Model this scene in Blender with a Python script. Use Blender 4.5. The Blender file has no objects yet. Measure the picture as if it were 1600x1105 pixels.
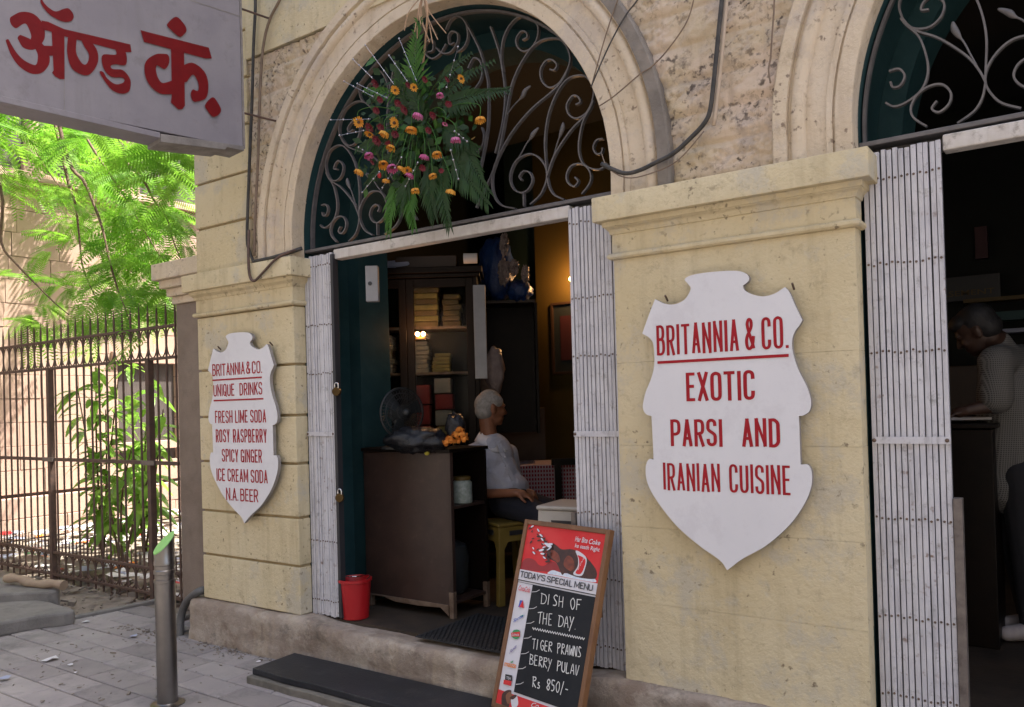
import bpy, bmesh, math, random
from mathutils import Vector, Matrix, noise
import numpy as np
R_ = math.radians
rnd = random.Random(7)
scene = bpy.context.scene
C = scene.collection

# ------------------------------------------------------------------ camera
CAM = np.array([0.0, -3.4, 1.5725]); FPX = 1280.3; CX, CY = 800.0, 614.5
def _axes(yaw, pitch, roll):
    f = np.array([math.sin(yaw)*math.cos(pitch), math.cos(yaw)*math.cos(pitch), math.sin(pitch)])
    r = np.array([math.cos(yaw), -math.sin(yaw), 0.0]); u = np.cross(r, f)
    c, s = math.cos(roll), math.sin(roll)
    return c*r+s*u, -s*r+c*u, f
CR, CU, CF = _axes(-0.61455983, 0.01127316, -0.0278996)
cd = bpy.data.cameras.new('camera'); cam = bpy.data.objects.new('camera', cd); C.objects.link(cam)
cd.sensor_width = 36.0; cd.lens = 36.0*FPX/1600; cd.shift_y = (CY-552.5)/1600.0
cd.clip_start = 0.05; cd.clip_end = 500
m = Matrix.Identity(4)
for i in range(3):
    m[i][0] = CR[i]; m[i][1] = CU[i]; m[i][2] = -CF[i]; m[i][3] = CAM[i]
cam.matrix_world = m
scene.camera = cam
# ------------------------------------------------------------------ world, sun, exposure
SUN = Vector((0.34, 0.32, 0.885)).normalized()
w = bpy.data.worlds.new('World'); scene.world = w; w.use_nodes = True
nt = w.node_tree; bg = nt.nodes['Background']; sky = nt.nodes.new('ShaderNodeTexSky')
sky.sky_type = 'NISHITA'; sky.sun_disc = False
sky.sun_elevation = math.asin(SUN.z); sky.sun_rotation = math.atan2(SUN.x, SUN.y)
sky.air_density = 1.0; sky.dust_density = 5.0; sky.ozone_density = 1.0
nt.links.new(sky.outputs[0], bg.inputs[0]); bg.inputs[1].default_value = 0.13
sl = bpy.data.lights.new('sun', 'SUN'); sl.energy = 5.0; sl.angle = R_(0.6); sl.color = (1.0, 0.93, 0.82)
so = bpy.data.objects.new('sun', sl); C.objects.link(so); so.rotation_euler = SUN.to_track_quat('Z', 'Y').to_euler()
so.location = (0, 0, 20)
scene.view_settings.view_transform = 'Standard'; scene.view_settings.look = 'None'
scene.view_settings.gamma = 1.0; scene.view_settings.exposure = 1.80
scene.cycles.max_bounces = 8; scene.cycles.diffuse_bounces = 4; scene.cycles.transparent_max_bounces = 12
scene.cycles.sample_clamp_indirect = 6.0

# ------------------------------------------------------------------ photo point -> place helpers
def ray(x, y): return CR*(x-CX)/FPX - CU*(y-CY)/FPX + CF
def atY(x, y, v): d = ray(x, y); return Vector(CAM + d*(v-CAM[1])/d[1])
def atX(x, y, v): d = ray(x, y); return Vector(CAM + d*(v-CAM[0])/d[0])
def atZ(x, y, v): d = ray(x, y); return Vector(CAM + d*(v-CAM[2])/d[2])
def atD(x, y, d): return Vector(CAM + ray(x, y)*d)
def atPl(x, y, p, n):
    d = ray(x, y); n = np.array(n); return Vector(CAM + d*(np.dot(np.array(p)-CAM, n)/np.dot(d, n)))
RH = Vector((CR[0], CR[1], 0)).normalized(); FH = Vector((CF[0], CF[1], 0)).normalized(); UP = Vector((0, 0, 1))

# ------------------------------------------------------------------ mesh helpers
class MB:
    def __init__(s): s.v = []; s.f = []
    def add(s, vs, fs):
        b = len(s.v); s.v += [tuple(v) for v in vs]; s.f += [tuple(i+b for i in f) for f in fs]; return s
    def obox(s, c, ax, ay, az):
        c, ax, ay, az = map(Vector, (c, ax, ay, az))
        vs = [c+ax*i+ay*j+az*k for i in (-.5, .5) for j in (-.5, .5) for k in (-.5, .5)]
        fs = [(0,1,3,2),(4,6,7,5),(0,4,5,1),(2,3,7,6),(0,2,6,4),(1,5,7,3)]
        if ax.cross(ay).dot(az) < 0: fs = [f[::-1] for f in fs]
        return s.add(vs, fs)
    def box(s, x0, x1, y0, y1, z0, z1):
        return s.obox(((x0+x1)/2, (y0+y1)/2, (z0+z1)/2), (x1-x0, 0, 0), (0, y1-y0, 0), (0, 0, z1-z0))
    def tube(s, pts, r, n=8, closed=False):
        pts = [Vector(p) for p in pts]; m_ = len(pts)
        rs = r if isinstance(r, (list, tuple)) else [r]*m_
        t0 = (pts[1]-pts[0]).normalized(); a = t0.orthogonal().normalized(); vs = []
        for i, p in enumerate(pts):
            t = (pts[min(i+1, m_-1)]-pts[max(i-1, 0)])
            t = t.normalized() if t.length > 1e-9 else t0
            a = (a-t*a.dot(t)); a = a.normalized() if a.length > 1e-6 else t.orthogonal().normalized()
            b = t.cross(a)
            for k in range(n):
                q = 2*math.pi*k/n; vs.append(p+(a*math.cos(q)+b*math.sin(q))*rs[i])
        fs = [(i*n+k, i*n+(k+1) % n, (i+1)*n+(k+1) % n, (i+1)*n+k) for i in range(m_-1) for k in range(n)]
        fs += [tuple(range(n))[::-1], tuple((m_-1)*n+k for k in range(n))]
        return s.add(vs, fs)
    def ribbon(s, pts, nrm, wid, dep):
        pts = [Vector(p) for p in pts]; nrm = Vector(nrm).normalized(); vs = []; m_ = len(pts)
        ws = wid if isinstance(wid, (list, tuple)) else [wid]*m_
        for i, p in enumerate(pts):
            t = (pts[min(i+1, m_-1)]-pts[max(i-1, 0)]).normalized(); b = nrm.cross(t).normalized()*ws[i]*.5; d = nrm*dep*.5
            vs += [p-b-d, p+b-d, p+b+d, p-b+d]
        fs = [(i*4+k, i*4+(k+1) % 4, i*4+4+(k+1) % 4, i*4+4+k) for i in range(m_-1) for k in range(4)]
        fs += [(3, 2, 1, 0), tuple((m_-1)*4+k for k in range(4))]
        return s.add(vs, fs)
    def lathe(s, prof, c=(0, 0, 0), n=24, axis=None):
        c = Vector(c); az = Vector(axis or (0, 0, 1)).normalized(); ax = az.orthogonal().normalized() if axis else Vector((1, 0, 0)); ay = az.cross(ax)
        vs = []
        for r, z in prof:
            for k in range(n):
                q = 2*math.pi*k/n; vs.append(c+ax*r*math.cos(q)+ay*r*math.sin(q)+az*z)
        m_ = len(prof)
        fs = [(i*n+k, i*n+(k+1) % n, (i+1)*n+(k+1) % n, (i+1)*n+k) for i in range(m_-1) for k in range(n)]
        fs += [tuple(range(n))[::-1], tuple((m_-1)*n+k for k in range(n))]
        return s.add(vs, fs)
    def prism(s, poly, ext):
        poly = [Vector(p) for p in poly]; ext = Vector(ext); n = len(poly)
        nr = Vector((0, 0, 0))
        for i in range(n): nr += poly[i].cross(poly[(i+1) % n])
        if nr.dot(ext) > 0: poly = poly[::-1]
        vs = poly+[p+ext for p in poly]
        return s.add(vs, [tuple(range(n)), tuple(range(2*n-1, n-1, -1))]+[(i, i+n, (i+1) % n+n, (i+1) % n) for i in range(n)])
    def sheet(s, poly): return s.add(poly, [tuple(range(len(poly)))])
    def ell(s, c, rx, ry=None, rz=None, rot=None, nu=14, nv=9):
        ry = ry or rx; rz = rz or rx; c = Vector(c); rot = rot or Matrix.Identity(3); vs = []
        for i in range(nv+1):
            t = math.pi*i/nv
            for k in range(nu):
                q = 2*math.pi*k/nu
                vs.append(c+rot @ Vector((rx*math.sin(t)*math.cos(q), ry*math.sin(t)*math.sin(q), -rz*math.cos(t))))
        return s.add(vs, [(i*nu+k, i*nu+(k+1) % nu, (i+1)*nu+(k+1) % nu, (i+1)*nu+k) for i in range(nv) for k in range(nu)])
    def cap(s, p0, r0, p1, r1, n=12):
        p0 = Vector(p0); p1 = Vector(p1); d = (p1-p0).normalized(); pts = []; rs = []
        for a in (-80, -50, -25, 0): pts.append(p0+d*r0*math.sin(R_(a))); rs.append(r0*math.cos(R_(a)))
        for a in (0, 25, 50, 80): pts.append(p1+d*r1*math.sin(R_(a))); rs.append(r1*math.cos(R_(a)))
        return s.tube(pts, rs, n)
    def build(s, name, mat=None, parent=None, smooth=False, bevel=0, weld=False):
        org = Vector(ORG.get(parent.name, (0, 0, 0))) if parent else Vector((0, 0, 0))
        me = bpy.data.meshes.new(name)
        me.from_pydata([tuple(Vector(v)-org) for v in s.v], [], s.f); me.update()
        if weld:
            b = bmesh.new(); b.from_mesh(me); bmesh.ops.remove_doubles(b, verts=b.verts, dist=1e-5); b.to_mesh(me); b.free()
        o = bpy.data.objects.new(name, me); C.objects.link(o)
        if mat: me.materials.append(mat)
        if parent: o.parent = parent; ORG[o.name] = org
        else: ORG[o.name] = Vector((0, 0, 0))
        if smooth:
            me.polygons.foreach_set('use_smooth', [True]*len(me.polygons))
            if smooth == 'auto': me.set_sharp_from_angle(angle=R_(40))
        if bevel:
            b = o.modifiers.new('bevel', 'BEVEL'); b.width = bevel; b.segments = 2; b.limit_method = 'ANGLE'; b.angle_limit = R_(40)
        return o
ORG = {}
def tag(o, label=None, cat=None, group=None, kind=None):
    if label: o['label'] = label
    if cat: o['category'] = cat
    if group: o['group'] = group
    if kind: o['kind'] = kind
    return o
def thing(name, label, cat, loc=(0, 0, 0), group=None):
    o = bpy.data.objects.new(name, None); C.objects.link(o); o.location = loc; o.empty_display_size = .05
    ORG[o.name] = Vector(loc); return tag(o, label, cat, group)
def smooth_pts(pts, sub=6):
    pts = [Vector(p) for p in pts]; n = len(pts); out = []
    for i in range(n-1):
        p0, p1, p2, p3 = pts[max(i-1, 0)], pts[i], pts[i+1], pts[min(i+2, n-1)]
        for k in range(sub):
            t = k/sub
            out.append(.5*((2*p1)+(p2-p0)*t+(2*p0-5*p1+4*p2-p3)*t*t+(3*p1-p0-3*p2+p3)*t**3))
    return out+[pts[-1]]
def smooth_closed(pts, sub=5):
    pts = [Vector(p) for p in pts]; n = len(pts); out = []
    for i in range(n):
        p0, p1, p2, p3 = pts[i-1], pts[i], pts[(i+1) % n], pts[(i+2) % n]
        for k in range(sub):
            t = k/sub
            out.append(.5*((2*p1)+(p2-p0)*t+(2*p0-5*p1+4*p2-p3)*t*t+(3*p1-p0-3*p2+p3)*t**3))
    return out

# ------------------------------------------------------------------ materials
def M(name, col, col2=None, sc=6.0, rough=.7, bump=0., bsc=40., metal=0., dirt=None, dsc=12., damt=.25, streak=None, stsc=9., stamt=.3,
      bump2=0., b2sc=8., spec=.5, fine=.0, trans=0., emis=None, estr=0., alpha=1., coat=0., glass=0., patch=None, psc=3., pamt=.6, pit=None, pisc=30., piamt=.8, pth=(.66, .72), pmk=(.48, .60)):
    mt = bpy.data.materials.new(name); mt.use_nodes = True; t = mt.node_tree; N = t.nodes; L = t.links
    p = N['Principled BSDF']; p.inputs['Roughness'].default_value = rough; p.inputs['Metallic'].default_value = metal
    p.inputs['Specular IOR Level'].default_value = spec
    if coat: p.inputs['Coat Weight'].default_value = coat
    if glass: p.inputs['Transmission Weight'].default_value = glass; p.inputs['IOR'].default_value = 1.12
    tc = N.new('ShaderNodeTexCoord'); out = None
    def nz(scale, det=5., ro=.6, mapping=None):
        n = N.new('ShaderNodeTexNoise'); n.inputs['Scale'].default_value = scale; n.inputs['Detail'].default_value = det; n.inputs['Roughness'].default_value = ro
        if mapping:
            mp = N.new('ShaderNodeMapping'); mp.inputs['Scale'].default_value = mapping; L.new(tc.outputs['Object'], mp.inputs[0]); L.new(mp.outputs[0], n.inputs['Vector'])
        else: L.new(tc.outputs['Object'], n.inputs['Vector'])
        return n.outputs['Fac']
    def ramp(src, a, b):
        r = N.new('ShaderNodeMapRange'); r.inputs[1].default_value = a; r.inputs[2].default_value = b; L.new(src, r.inputs[0]); return r.outputs[0]
    def mix(fac, a, b, amt=1.):
        x = N.new('ShaderNodeMix'); x.data_type = 'RGBA'
        if amt != 1.:
            mm = N.new('ShaderNodeMath'); mm.operation = 'MULTIPLY'; L.new(fac, mm.inputs[0]); mm.inputs[1].default_value = amt; fac = mm.outputs[0]
        L.new(fac, x.inputs[0])
        for i, q in ((6, a), (7, b)):
            if isinstance(q, tuple): x.inputs[i].default_value = (*q, 1)
            else: L.new(q, x.inputs[i])
        return x.outputs[2]
    cur = tuple(col)
    if col2: cur = mix(ramp(nz(sc), .35, .65), cur, tuple(col2))
    if streak: cur = mix(ramp(nz(1., 6., .65, (stsc, stsc, stsc*.09)), .52, .72), cur, tuple(streak), stamt)
    if patch: cur = mix(ramp(nz(psc, 9., .72), .52, .60), cur, tuple(patch), pamt)
    if pit:
        pa = ramp(nz(pisc, 3., .5), *pth); pm = N.new('ShaderNodeMath'); pm.operation = 'MULTIPLY'; L.new(pa, pm.inputs[0]); L.new(ramp(nz(pisc*.13, 3., .5), *pmk), pm.inputs[1]); cur = mix(pm.outputs[0], cur, tuple(pit), piamt)
    if dirt: cur = mix(ramp(nz(dsc, 8., .75), .55, .72), cur, tuple(dirt), damt)
    if isinstance(cur, tuple): p.inputs['Base Color'].default_value = (*cur, 1)
    else: L.new(cur, p.inputs['Base Color'])
    if bump or bump2:
        nrm = None
        for b_, s_ in ((bump2, b2sc), (bump, bsc)):
            if not b_: continue
            bn = N.new('ShaderNodeBump'); bn.inputs['Strength'].default_value = min(1., b_*1.); bn.inputs['Distance'].default_value = .02 if s_ < 20 else .006
            L.new(nz(s_, 8., .65), bn.inputs['Height'])
            if nrm: L.new(nrm, bn.inputs['Normal'])
            nrm = bn.outputs[0]
        L.new(nrm, p.inputs['Normal'])
    if emis: p.inputs['Emission Color'].default_value = (*emis, 1); p.inputs['Emission Strength'].default_value = estr
    if trans:
        tr = N.new('ShaderNodeBsdfTranslucent'); ms = N.new('ShaderNodeMixShader'); ms.inputs[0].default_value = trans
        if isinstance(cur, tuple): tr.inputs[0].default_value = (*cur, 1)
        else: L.new(cur, tr.inputs[0])
        L.new(p.outputs[0], ms.inputs[1]); L.new(tr.outputs[0], ms.inputs[2]); L.new(ms.outputs[0], N['Material Output'].inputs[0])
    if alpha < 1.:
        p.inputs['Alpha'].default_value = alpha
    return mt

m_cream = M('cream wall paint', (.58, .485, .30), (.635, .55, .37), 1.6, .75, .8, 48, dirt=(.25, .20, .12), dsc=10, damt=.6, streak=(.36, .29, .17), stsc=8, stamt=.5, bump2=.5, b2sc=13, spec=.15, patch=(.50, .455, .36), psc=2.3, pamt=.8, pit=(.16, .12, .08), pisc=34., piamt=.8, pth=(.62, .70), pmk=(.46, .58))
m_arch = M('pinkish arch paint', (.59, .49, .35), (.645, .55, .43), 2.0, .75, .7, 55, dirt=(.28, .21, .14), dsc=11, damt=.6, streak=(.40, .31, .21), stsc=9, stamt=.45, bump2=.4, b2sc=15, spec=.15, patch=(.50, .43, .36), psc=2.6, pamt=.75, pit=(.18, .13, .10), pisc=38., piamt=.8, pth=(.61, .70), pmk=(.45, .58))
m_rub = M('painted rough stone', (.55, .455, .315), (.61, .49, .39), 3.0, .85, .7, 45, dirt=(.08, .065, .055), dsc=13, damt=.75, bump2=1., b2sc=20, streak=(.30, .23, .17), stsc=22, stamt=.4, spec=.15, patch=(.36, .31, .28), psc=7., pamt=.5, pit=(.07, .055, .05), pisc=42., piamt=.85, pth=(.54, .66), pmk=(.42, .56))
m_greyp = M('grey brown plaster', (.165, .145, .125), (.25, .22, .19), 6, .85, .6, 50, dirt=(.10, .09, .085), dsc=9, damt=.7, bump2=.5, b2sc=14)
m_teal = M('teal wall paint', (0.015, 0.0435, 0.048), (0.0225, 0.057, 0.0615), 4, .6, .2, 60, dirt=(.03, .06, .06), dsc=8, damt=.5, spec=.15)
m_plinth = M('worn plinth stone', (.22, .165, .125), (.34, .285, .235), 4.5, .85, .8, 40, dirt=(.10, .085, .07), dsc=6, damt=.75, bump2=.9, b2sc=9, streak=(.46, .38, .27), stsc=8, stamt=.55, patch=(.46, .40, .33), psc=5., pamt=.5)
m_pier = M('grey brown pier render', (.20, .155, .125), (.25, .20, .165), 5, .9, .5, 70, dirt=(.12, .10, .085), dsc=8, damt=.4)
m_wmetal = M('chipped white paint', (.50, .495, .53), (.58, .575, .60), 9, .45, .15, 80, dirt=(.10, .085, .075), dsc=20, damt=.75, streak=(.22, .21, .22), stsc=42, stamt=.6, spec=.15, pit=(.15, .07, .035), pisc=26., piamt=.85, pth=(.60, .68))
m_rivet = M('rusty rivet', (.10, .075, .06), (.18, .12, .09), 60, .5, .2, 200, metal=.6)
m_darkm = M('dark metal', (.035, .035, .04), rough=.5, metal=.3)
m_grille = M('grey painted iron', (.10, .093, .095), (.14, .13, .13), 20, .5, .15, 120, dirt=(.09, .07, .06), dsc=30, damt=.5)
m_trans = M('weathered white beam', (.52, .48, .44), (.60, .57, .54), 12, .6, .4, 80, dirt=(.10, .075, .05), dsc=14, damt=.8, streak=(.2, .16, .12), stsc=10, stamt=.4)
m_sign = M('white sign paint', (.66, .655, .68), (.69, .685, .71), 2.5, .5, .05, 90, dirt=(.45, .42, .42), dsc=30, damt=.12, spec=.15, patch=(.57, .555, .585), psc=3.5, pamt=.4)
m_signedge = M('grey sign edge', (.22, .20, .19), (.30, .28, .26), 12, .7)
m_red = M('red sign paint', (.30, .012, .02), (.36, .018, .026), 14, .5, .05, 100, spec=.15)
m_red2 = M('deep red sign paint', (.125, .002, .004), (.155, .003, .005), 14, .5, spec=.15)
m_hang = M('grey white hoarding paint', (.215, .20, .225), (.255, .24, .26), 3, .5, .08, 60, dirt=(.13, .115, .115), dsc=7, damt=.45, streak=(.16, .145, .15), stsc=6, stamt=.4, spec=.15)
m_hangd = M('grimy board edge', (.16, .145, .135), (.26, .24, .225), 9, .8, .4, 60)
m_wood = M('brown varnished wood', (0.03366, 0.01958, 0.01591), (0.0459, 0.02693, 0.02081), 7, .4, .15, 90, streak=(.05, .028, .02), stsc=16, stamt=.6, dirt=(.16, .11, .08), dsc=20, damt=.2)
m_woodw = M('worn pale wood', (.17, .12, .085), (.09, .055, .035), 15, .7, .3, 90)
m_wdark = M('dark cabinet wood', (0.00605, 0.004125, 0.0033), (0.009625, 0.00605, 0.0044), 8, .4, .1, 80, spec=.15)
m_frame = M('menu board wood frame', (.20, .095, .04), (.15, .065, .028), 9, .45, .2, 80, streak=(.09, .04, .02), stsc=18, stamt=.6)
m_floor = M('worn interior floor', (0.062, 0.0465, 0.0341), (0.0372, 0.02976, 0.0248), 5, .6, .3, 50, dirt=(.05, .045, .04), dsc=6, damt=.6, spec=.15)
m_slab = M('black stone slab', (.016, .017, .021), (.026, .027, .032), 3, .5, .25, 60, dirt=(.12, .11, .10), dsc=7, damt=.25, spec=.3)
m_slabs = M('slab mortar edge', (.17, .155, .13), (.11, .10, .085), 8, .9, .6, 40, dirt=(.05, .05, .035), dsc=6, damt=.7)
m_rubber = M('black rubber', (.018, .019, .021), rough=.6, bump=.2, bsc=80)
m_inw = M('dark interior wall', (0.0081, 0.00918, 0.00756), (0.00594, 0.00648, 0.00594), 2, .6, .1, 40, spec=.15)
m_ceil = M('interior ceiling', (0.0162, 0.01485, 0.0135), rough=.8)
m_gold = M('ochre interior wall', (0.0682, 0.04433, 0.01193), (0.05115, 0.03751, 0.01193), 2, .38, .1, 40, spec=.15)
m_steel = M('brushed stainless steel', (.27, .255, .24), (.20, .19, .185), 5, .32, .05, 150, metal=1., streak=(.22, .20, .19), stsc=40, stamt=.5)
m_green = M('green reflective disc', (.20, .50, .12), (.26, .58, .18), 10, .4)
m_iron = M('rusty iron fence', (.075, .048, .040), (.12, .07, .052), 14, .7, .4, 90, dirt=(.05, .035, .03), dsc=30, damt=.6)
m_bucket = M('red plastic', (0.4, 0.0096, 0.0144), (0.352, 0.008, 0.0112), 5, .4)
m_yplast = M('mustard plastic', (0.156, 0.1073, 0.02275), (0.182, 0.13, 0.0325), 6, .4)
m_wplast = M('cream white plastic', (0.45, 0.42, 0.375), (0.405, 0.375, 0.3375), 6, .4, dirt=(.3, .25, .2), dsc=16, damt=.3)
m_pipe = M('grey drain pipe', (.12, .115, .11), (.08, .078, .075), 9, .55, .2, 80)
m_cable = M('black cable', (.025, .024, .023), (.06, .055, .05), 20, .6)
m_cablel = M('tan cable', (.22, .16, .11), (.15, .105, .075), 12, .7)
m_pvc = M('pale conduit', (.48, .38, .28), (.52, .42, .33), 8, .6)
m_brass = M('old brass', (.10, .065, .025), (.07, .045, .02), 20, .4, metal=.9)
m_chrome = M('shiny steel shackle', (.6, .6, .6), rough=.2, metal=1.)
m_paper = M('paper', (.62, .60, .60), (.55, .54, .56), 8, .8)
m_paperb = M('bluish paper', (0.32, 0.344, 0.464), rough=.8)
m_chalk = M('white chalk', (.72, .72, .70), rough=.9, bump=.2)
m_blackb = M('blackboard', (.018, .020, .024), (.028, .030, .033), 6, .6, spec=.15)
m_white = M('printed white', (.66, .65, .69), rough=.45, spec=.15)
m_pred = M('printed red', (.62, .035, .04), (.66, .06, .06), 4, .45, spec=.15)
m_pdred = M('printed dark red', (.30, .02, .025), rough=.45)
m_cola = M('printed dark brown', (.035, .012, .010), (.07, .02, .014), 30, .4)
m_cola2 = M('printed amber brown', (.26, .05, .02), (.13, .025, .015), 40, .4)
m_black = M('printed black', (.015, .015, .018), rough=.45)
m_blue = M('printed blue', (.05, .10, .42), rough=.45)
m_pgreen = M('printed green', (.03, .28, .10), rough=.45)
m_porange = M('printed orange', (.72, .20, .02), rough=.45)
m_ppurp = M('printed violet', (.08, .04, .22), rough=.45)
m_ice = M('printed ice', (.55, .63, .75), (.75, .78, .82), 60, .4)
m_skin = M('brown skin', (.25, .105, .055), (.20, .08, .042), 9, .5, .2, 150, patch=(.17, .07, .04), psc=14., pamt=.4)
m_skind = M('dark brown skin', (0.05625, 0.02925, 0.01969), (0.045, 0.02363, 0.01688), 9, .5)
m_hairw = M('cropped white hair', (.30, .285, .27), (.20, .185, .175), 60, .8, .4, 160)
m_hairb = M('short black hair', (.012, .011, .012), rough=.6, bump=.5, bsc=150)
m_shirt = M('pale grey blue shirt cloth', (.44, .44, .50), (.50, .50, .56), 7, .8, .15, 160, bump2=1., b2sc=11)
m_trou = M('navy trousers', (.009, .011, .020), rough=.85, bump2=.4, b2sc=9)
m_troud = M('black trousers', (.014, .014, .018), rough=.85, bump2=.4, b2sc=9)
m_shoe = M('pale sneaker', (.42, .38, .38), (.32, .28, .28), 14, .6)
m_bluebag = M('blue plastic bag', (0.00975, 0.0325, 0.13), (0.013, 0.0455, 0.169), 8, .3, bump2=.8, b2sc=14)
m_clear = M('crinkled clear plastic', (0.27, 0.216, 0.204), (0.192, 0.15, 0.144), 12, .25, bump2=1., b2sc=18)
m_blackbag = M('black plastic film', (0.014, 0.014, 0.0168), rough=.18, bump2=1., b2sc=16)
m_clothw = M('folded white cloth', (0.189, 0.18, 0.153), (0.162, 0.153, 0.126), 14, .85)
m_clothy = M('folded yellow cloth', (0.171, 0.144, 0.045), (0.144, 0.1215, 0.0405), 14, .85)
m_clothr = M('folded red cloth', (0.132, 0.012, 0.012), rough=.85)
m_glass = M('cabinet glass', (.9, .92, .9), rough=.03, glass=1.)
m_jar = M('glass jar', (.55, .6, .55), rough=.15, alpha=.55)
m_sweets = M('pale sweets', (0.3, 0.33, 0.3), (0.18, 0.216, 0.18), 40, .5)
m_marig = M('orange marigold', (.70, .26, .03), (.62, .18, .02), 40, .8)
m_ger_o = M('orange petals', (.78, .28, .03), (.72, .40, .05), 18, .6, trans=.25)
m_ger_y = M('yellow orange petals', (.80, .42, .06), (.76, .34, .04), 18, .6, trans=.25)
m_ger_p = M('pink petals', (.55, .05, .20), (.62, .22, .42), 18, .6, trans=.2)
m_ger_m = M('maroon petals', (.10, .006, .018), (.16, .01, .025), 18, .6)
m_ger_c = M('flower centre', (.09, .05, .02), rough=.8)
m_palm = M('dark palm leaf', (.012, .042, .008), (.020, .065, .011), 8, .5, trans=.25)
m_palml = M('fresh green leaf', (.035, .12, .012), (.055, .17, .018), 8, .5, trans=.3)
m_bead = M('silver bead', (.42, .42, .46), rough=.2, metal=.7)
m_straw = M('straw tie', (.42, .27, .16), (.34, .21, .12), 12, .8)
m_leaf = M('feathery leaflet', (.095, .28, .015), (.27, .50, .055), 2.2, .5, trans=.55)
m_leaf2 = M('broad glossy leaf', (.15, .34, .04), (.30, .50, .08), 4, .35, trans=.45)
m_twig = M('brown twig', (.10, .06, .04), (.15, .09, .06), 14, .8)
m_bark = M('tree bark', (.14, .11, .085), (.09, .07, .055), 6, .9, .8, 40, bump2=.8, b2sc=8)
m_stone = M('pink sandstone blocks', (.47, .33, .265), (.40, .275, .225), 1.2, .9, .4, 60, dirt=(.30, .2, .15), dsc=5, damt=.4)
m_stoned = M('dark recess stone', (.06, .05, .05), (.09, .075, .07), 3, .9)
m_conc = M('weathered concrete', (.22, .205, .19), (.15, .14, .13), 5, .9, .6, 40, dirt=(.07, .065, .055), dsc=6, damt=.6, bump2=.5, b2sc=7)
m_log = M('weathered log', (.28, .20, .14), (.36, .28, .2), 6, .85, .5, 40)
m_soil = M('littered soil', (.17, .14, .115), (.26, .22, .18), 5, .95, .6, 40, dirt=(.08, .065, .05), dsc=5, damt=.6, bump2=.6, b2sc=7)
m_swb = M('grey metal box', (.22, .22, .23), (.27, .27, .28), 8, .5)
m_bulbglow = M('warm lamp and reflection glow', (1., .6, .3), emis=(1., .50, .20), estr=9.)  # wall lamp, and the added glow for reflections in the cabinet glass
m_fan = M('black fan guard', (.012, .013, .014), rough=.5)
m_fanb = M('dark fan blade', (.02, .024, .026), rough=.35)
m_lemon = M('yellow lime', (.55, .48, .05), rough=.5)
m_chili = M('green chilli', (.05, .22, .03), rough=.4)
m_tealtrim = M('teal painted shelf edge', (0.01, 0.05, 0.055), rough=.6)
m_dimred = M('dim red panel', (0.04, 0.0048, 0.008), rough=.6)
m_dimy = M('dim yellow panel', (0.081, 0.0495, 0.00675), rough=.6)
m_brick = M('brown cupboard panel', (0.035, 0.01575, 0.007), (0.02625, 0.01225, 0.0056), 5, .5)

m_glassd = M('dark window glass', (.02, .025, .03), rough=.1)
def checker(name, base, line, scale, wid, line2=None):
    mt = bpy.data.materials.new(name); mt.use_nodes = True; t = mt.node_tree; N = t.nodes; L = t.links; p = N['Principled BSDF']; p.inputs['Roughness'].default_value = .85
    tc = N.new('ShaderNodeTexCoord'); sep = N.new('ShaderNodeSeparateXYZ'); L.new(tc.outputs['Object'], sep.inputs[0])
    ad = N.new('ShaderNodeMath'); ad.operation = 'ADD'; L.new(sep.outputs[0], ad.inputs[0]); L.new(sep.outputs[1], ad.inputs[1])
    cur = None
    for src in (ad.outputs[0], sep.outputs[2]):
        a = N.new('ShaderNodeMath'); a.operation = 'MULTIPLY'; a.inputs[1].default_value = scale; L.new(src, a.inputs[0])
        b = N.new('ShaderNodeMath'); b.operation = 'FRACT'; L.new(a.outputs[0], b.inputs[0])
        c = N.new('ShaderNodeMath'); c.operation = 'LESS_THAN'; c.inputs[1].default_value = wid; L.new(b.outputs[0], c.inputs[0])
        x = N.new('ShaderNodeMix'); x.data_type = 'RGBA'; L.new(c.outputs[0], x.inputs[0])
        if cur is None: x.inputs[6].default_value = (*base, 1)
        else: L.new(cur, x.inputs[6])
        x.inputs[7].default_value = (*line, 1); cur = x.outputs[2]
    L.new(cur, p.inputs['Base Color']); return mt
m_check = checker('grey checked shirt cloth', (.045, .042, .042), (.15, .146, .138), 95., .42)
m_redcheck = checker('red checked tablecloth', (.24, .015, .03), (.40, .30, .32), 32., .4)

# ------------------------------------------------------------------ text helper
def text_geo(body, shear=0., bold=.0):
    cu = bpy.data.curves.new('t', 'FONT'); cu.body = body; cu.size = 1.; cu.offset = bold; cu.shear = shear; cu.resolution_u = 4
    ob = bpy.data.objects.new('t', cu); C.objects.link(ob)
    dg = bpy.context.evaluated_depsgraph_get(); dg.update(); me = bpy.data.meshes.new_from_object(ob.evaluated_get(dg))
    vs = [v.co.copy() for v in me.vertices]; fs = [tuple(p.vertices) for p in me.polygons]
    bpy.data.objects.remove(ob); bpy.data.curves.remove(cu); bpy.data.meshes.remove(me)
    return vs, fs
def add_text(mb, body, p0, ux, uy, wid, hei, shear=0., bold=.0):
    """lettering filling the rectangle p0 + ux*wid x uy*hei"""
    vs, fs = text_geo(body, shear, bold)
    if not vs: return
    x0 = min(v.x for v in vs); x1 = max(v.x for v in vs); y0 = min(v.y for v in vs); y1 = max(v.y for v in vs)
    p0 = Vector(p0); ux = Vector(ux); uy = Vector(uy)
    mb.add([p0+ux*((v.x-x0)/(x1-x0)*wid)+uy*((v.y-y0)/(y1-y0)*hei) for v in vs], fs)

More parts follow.
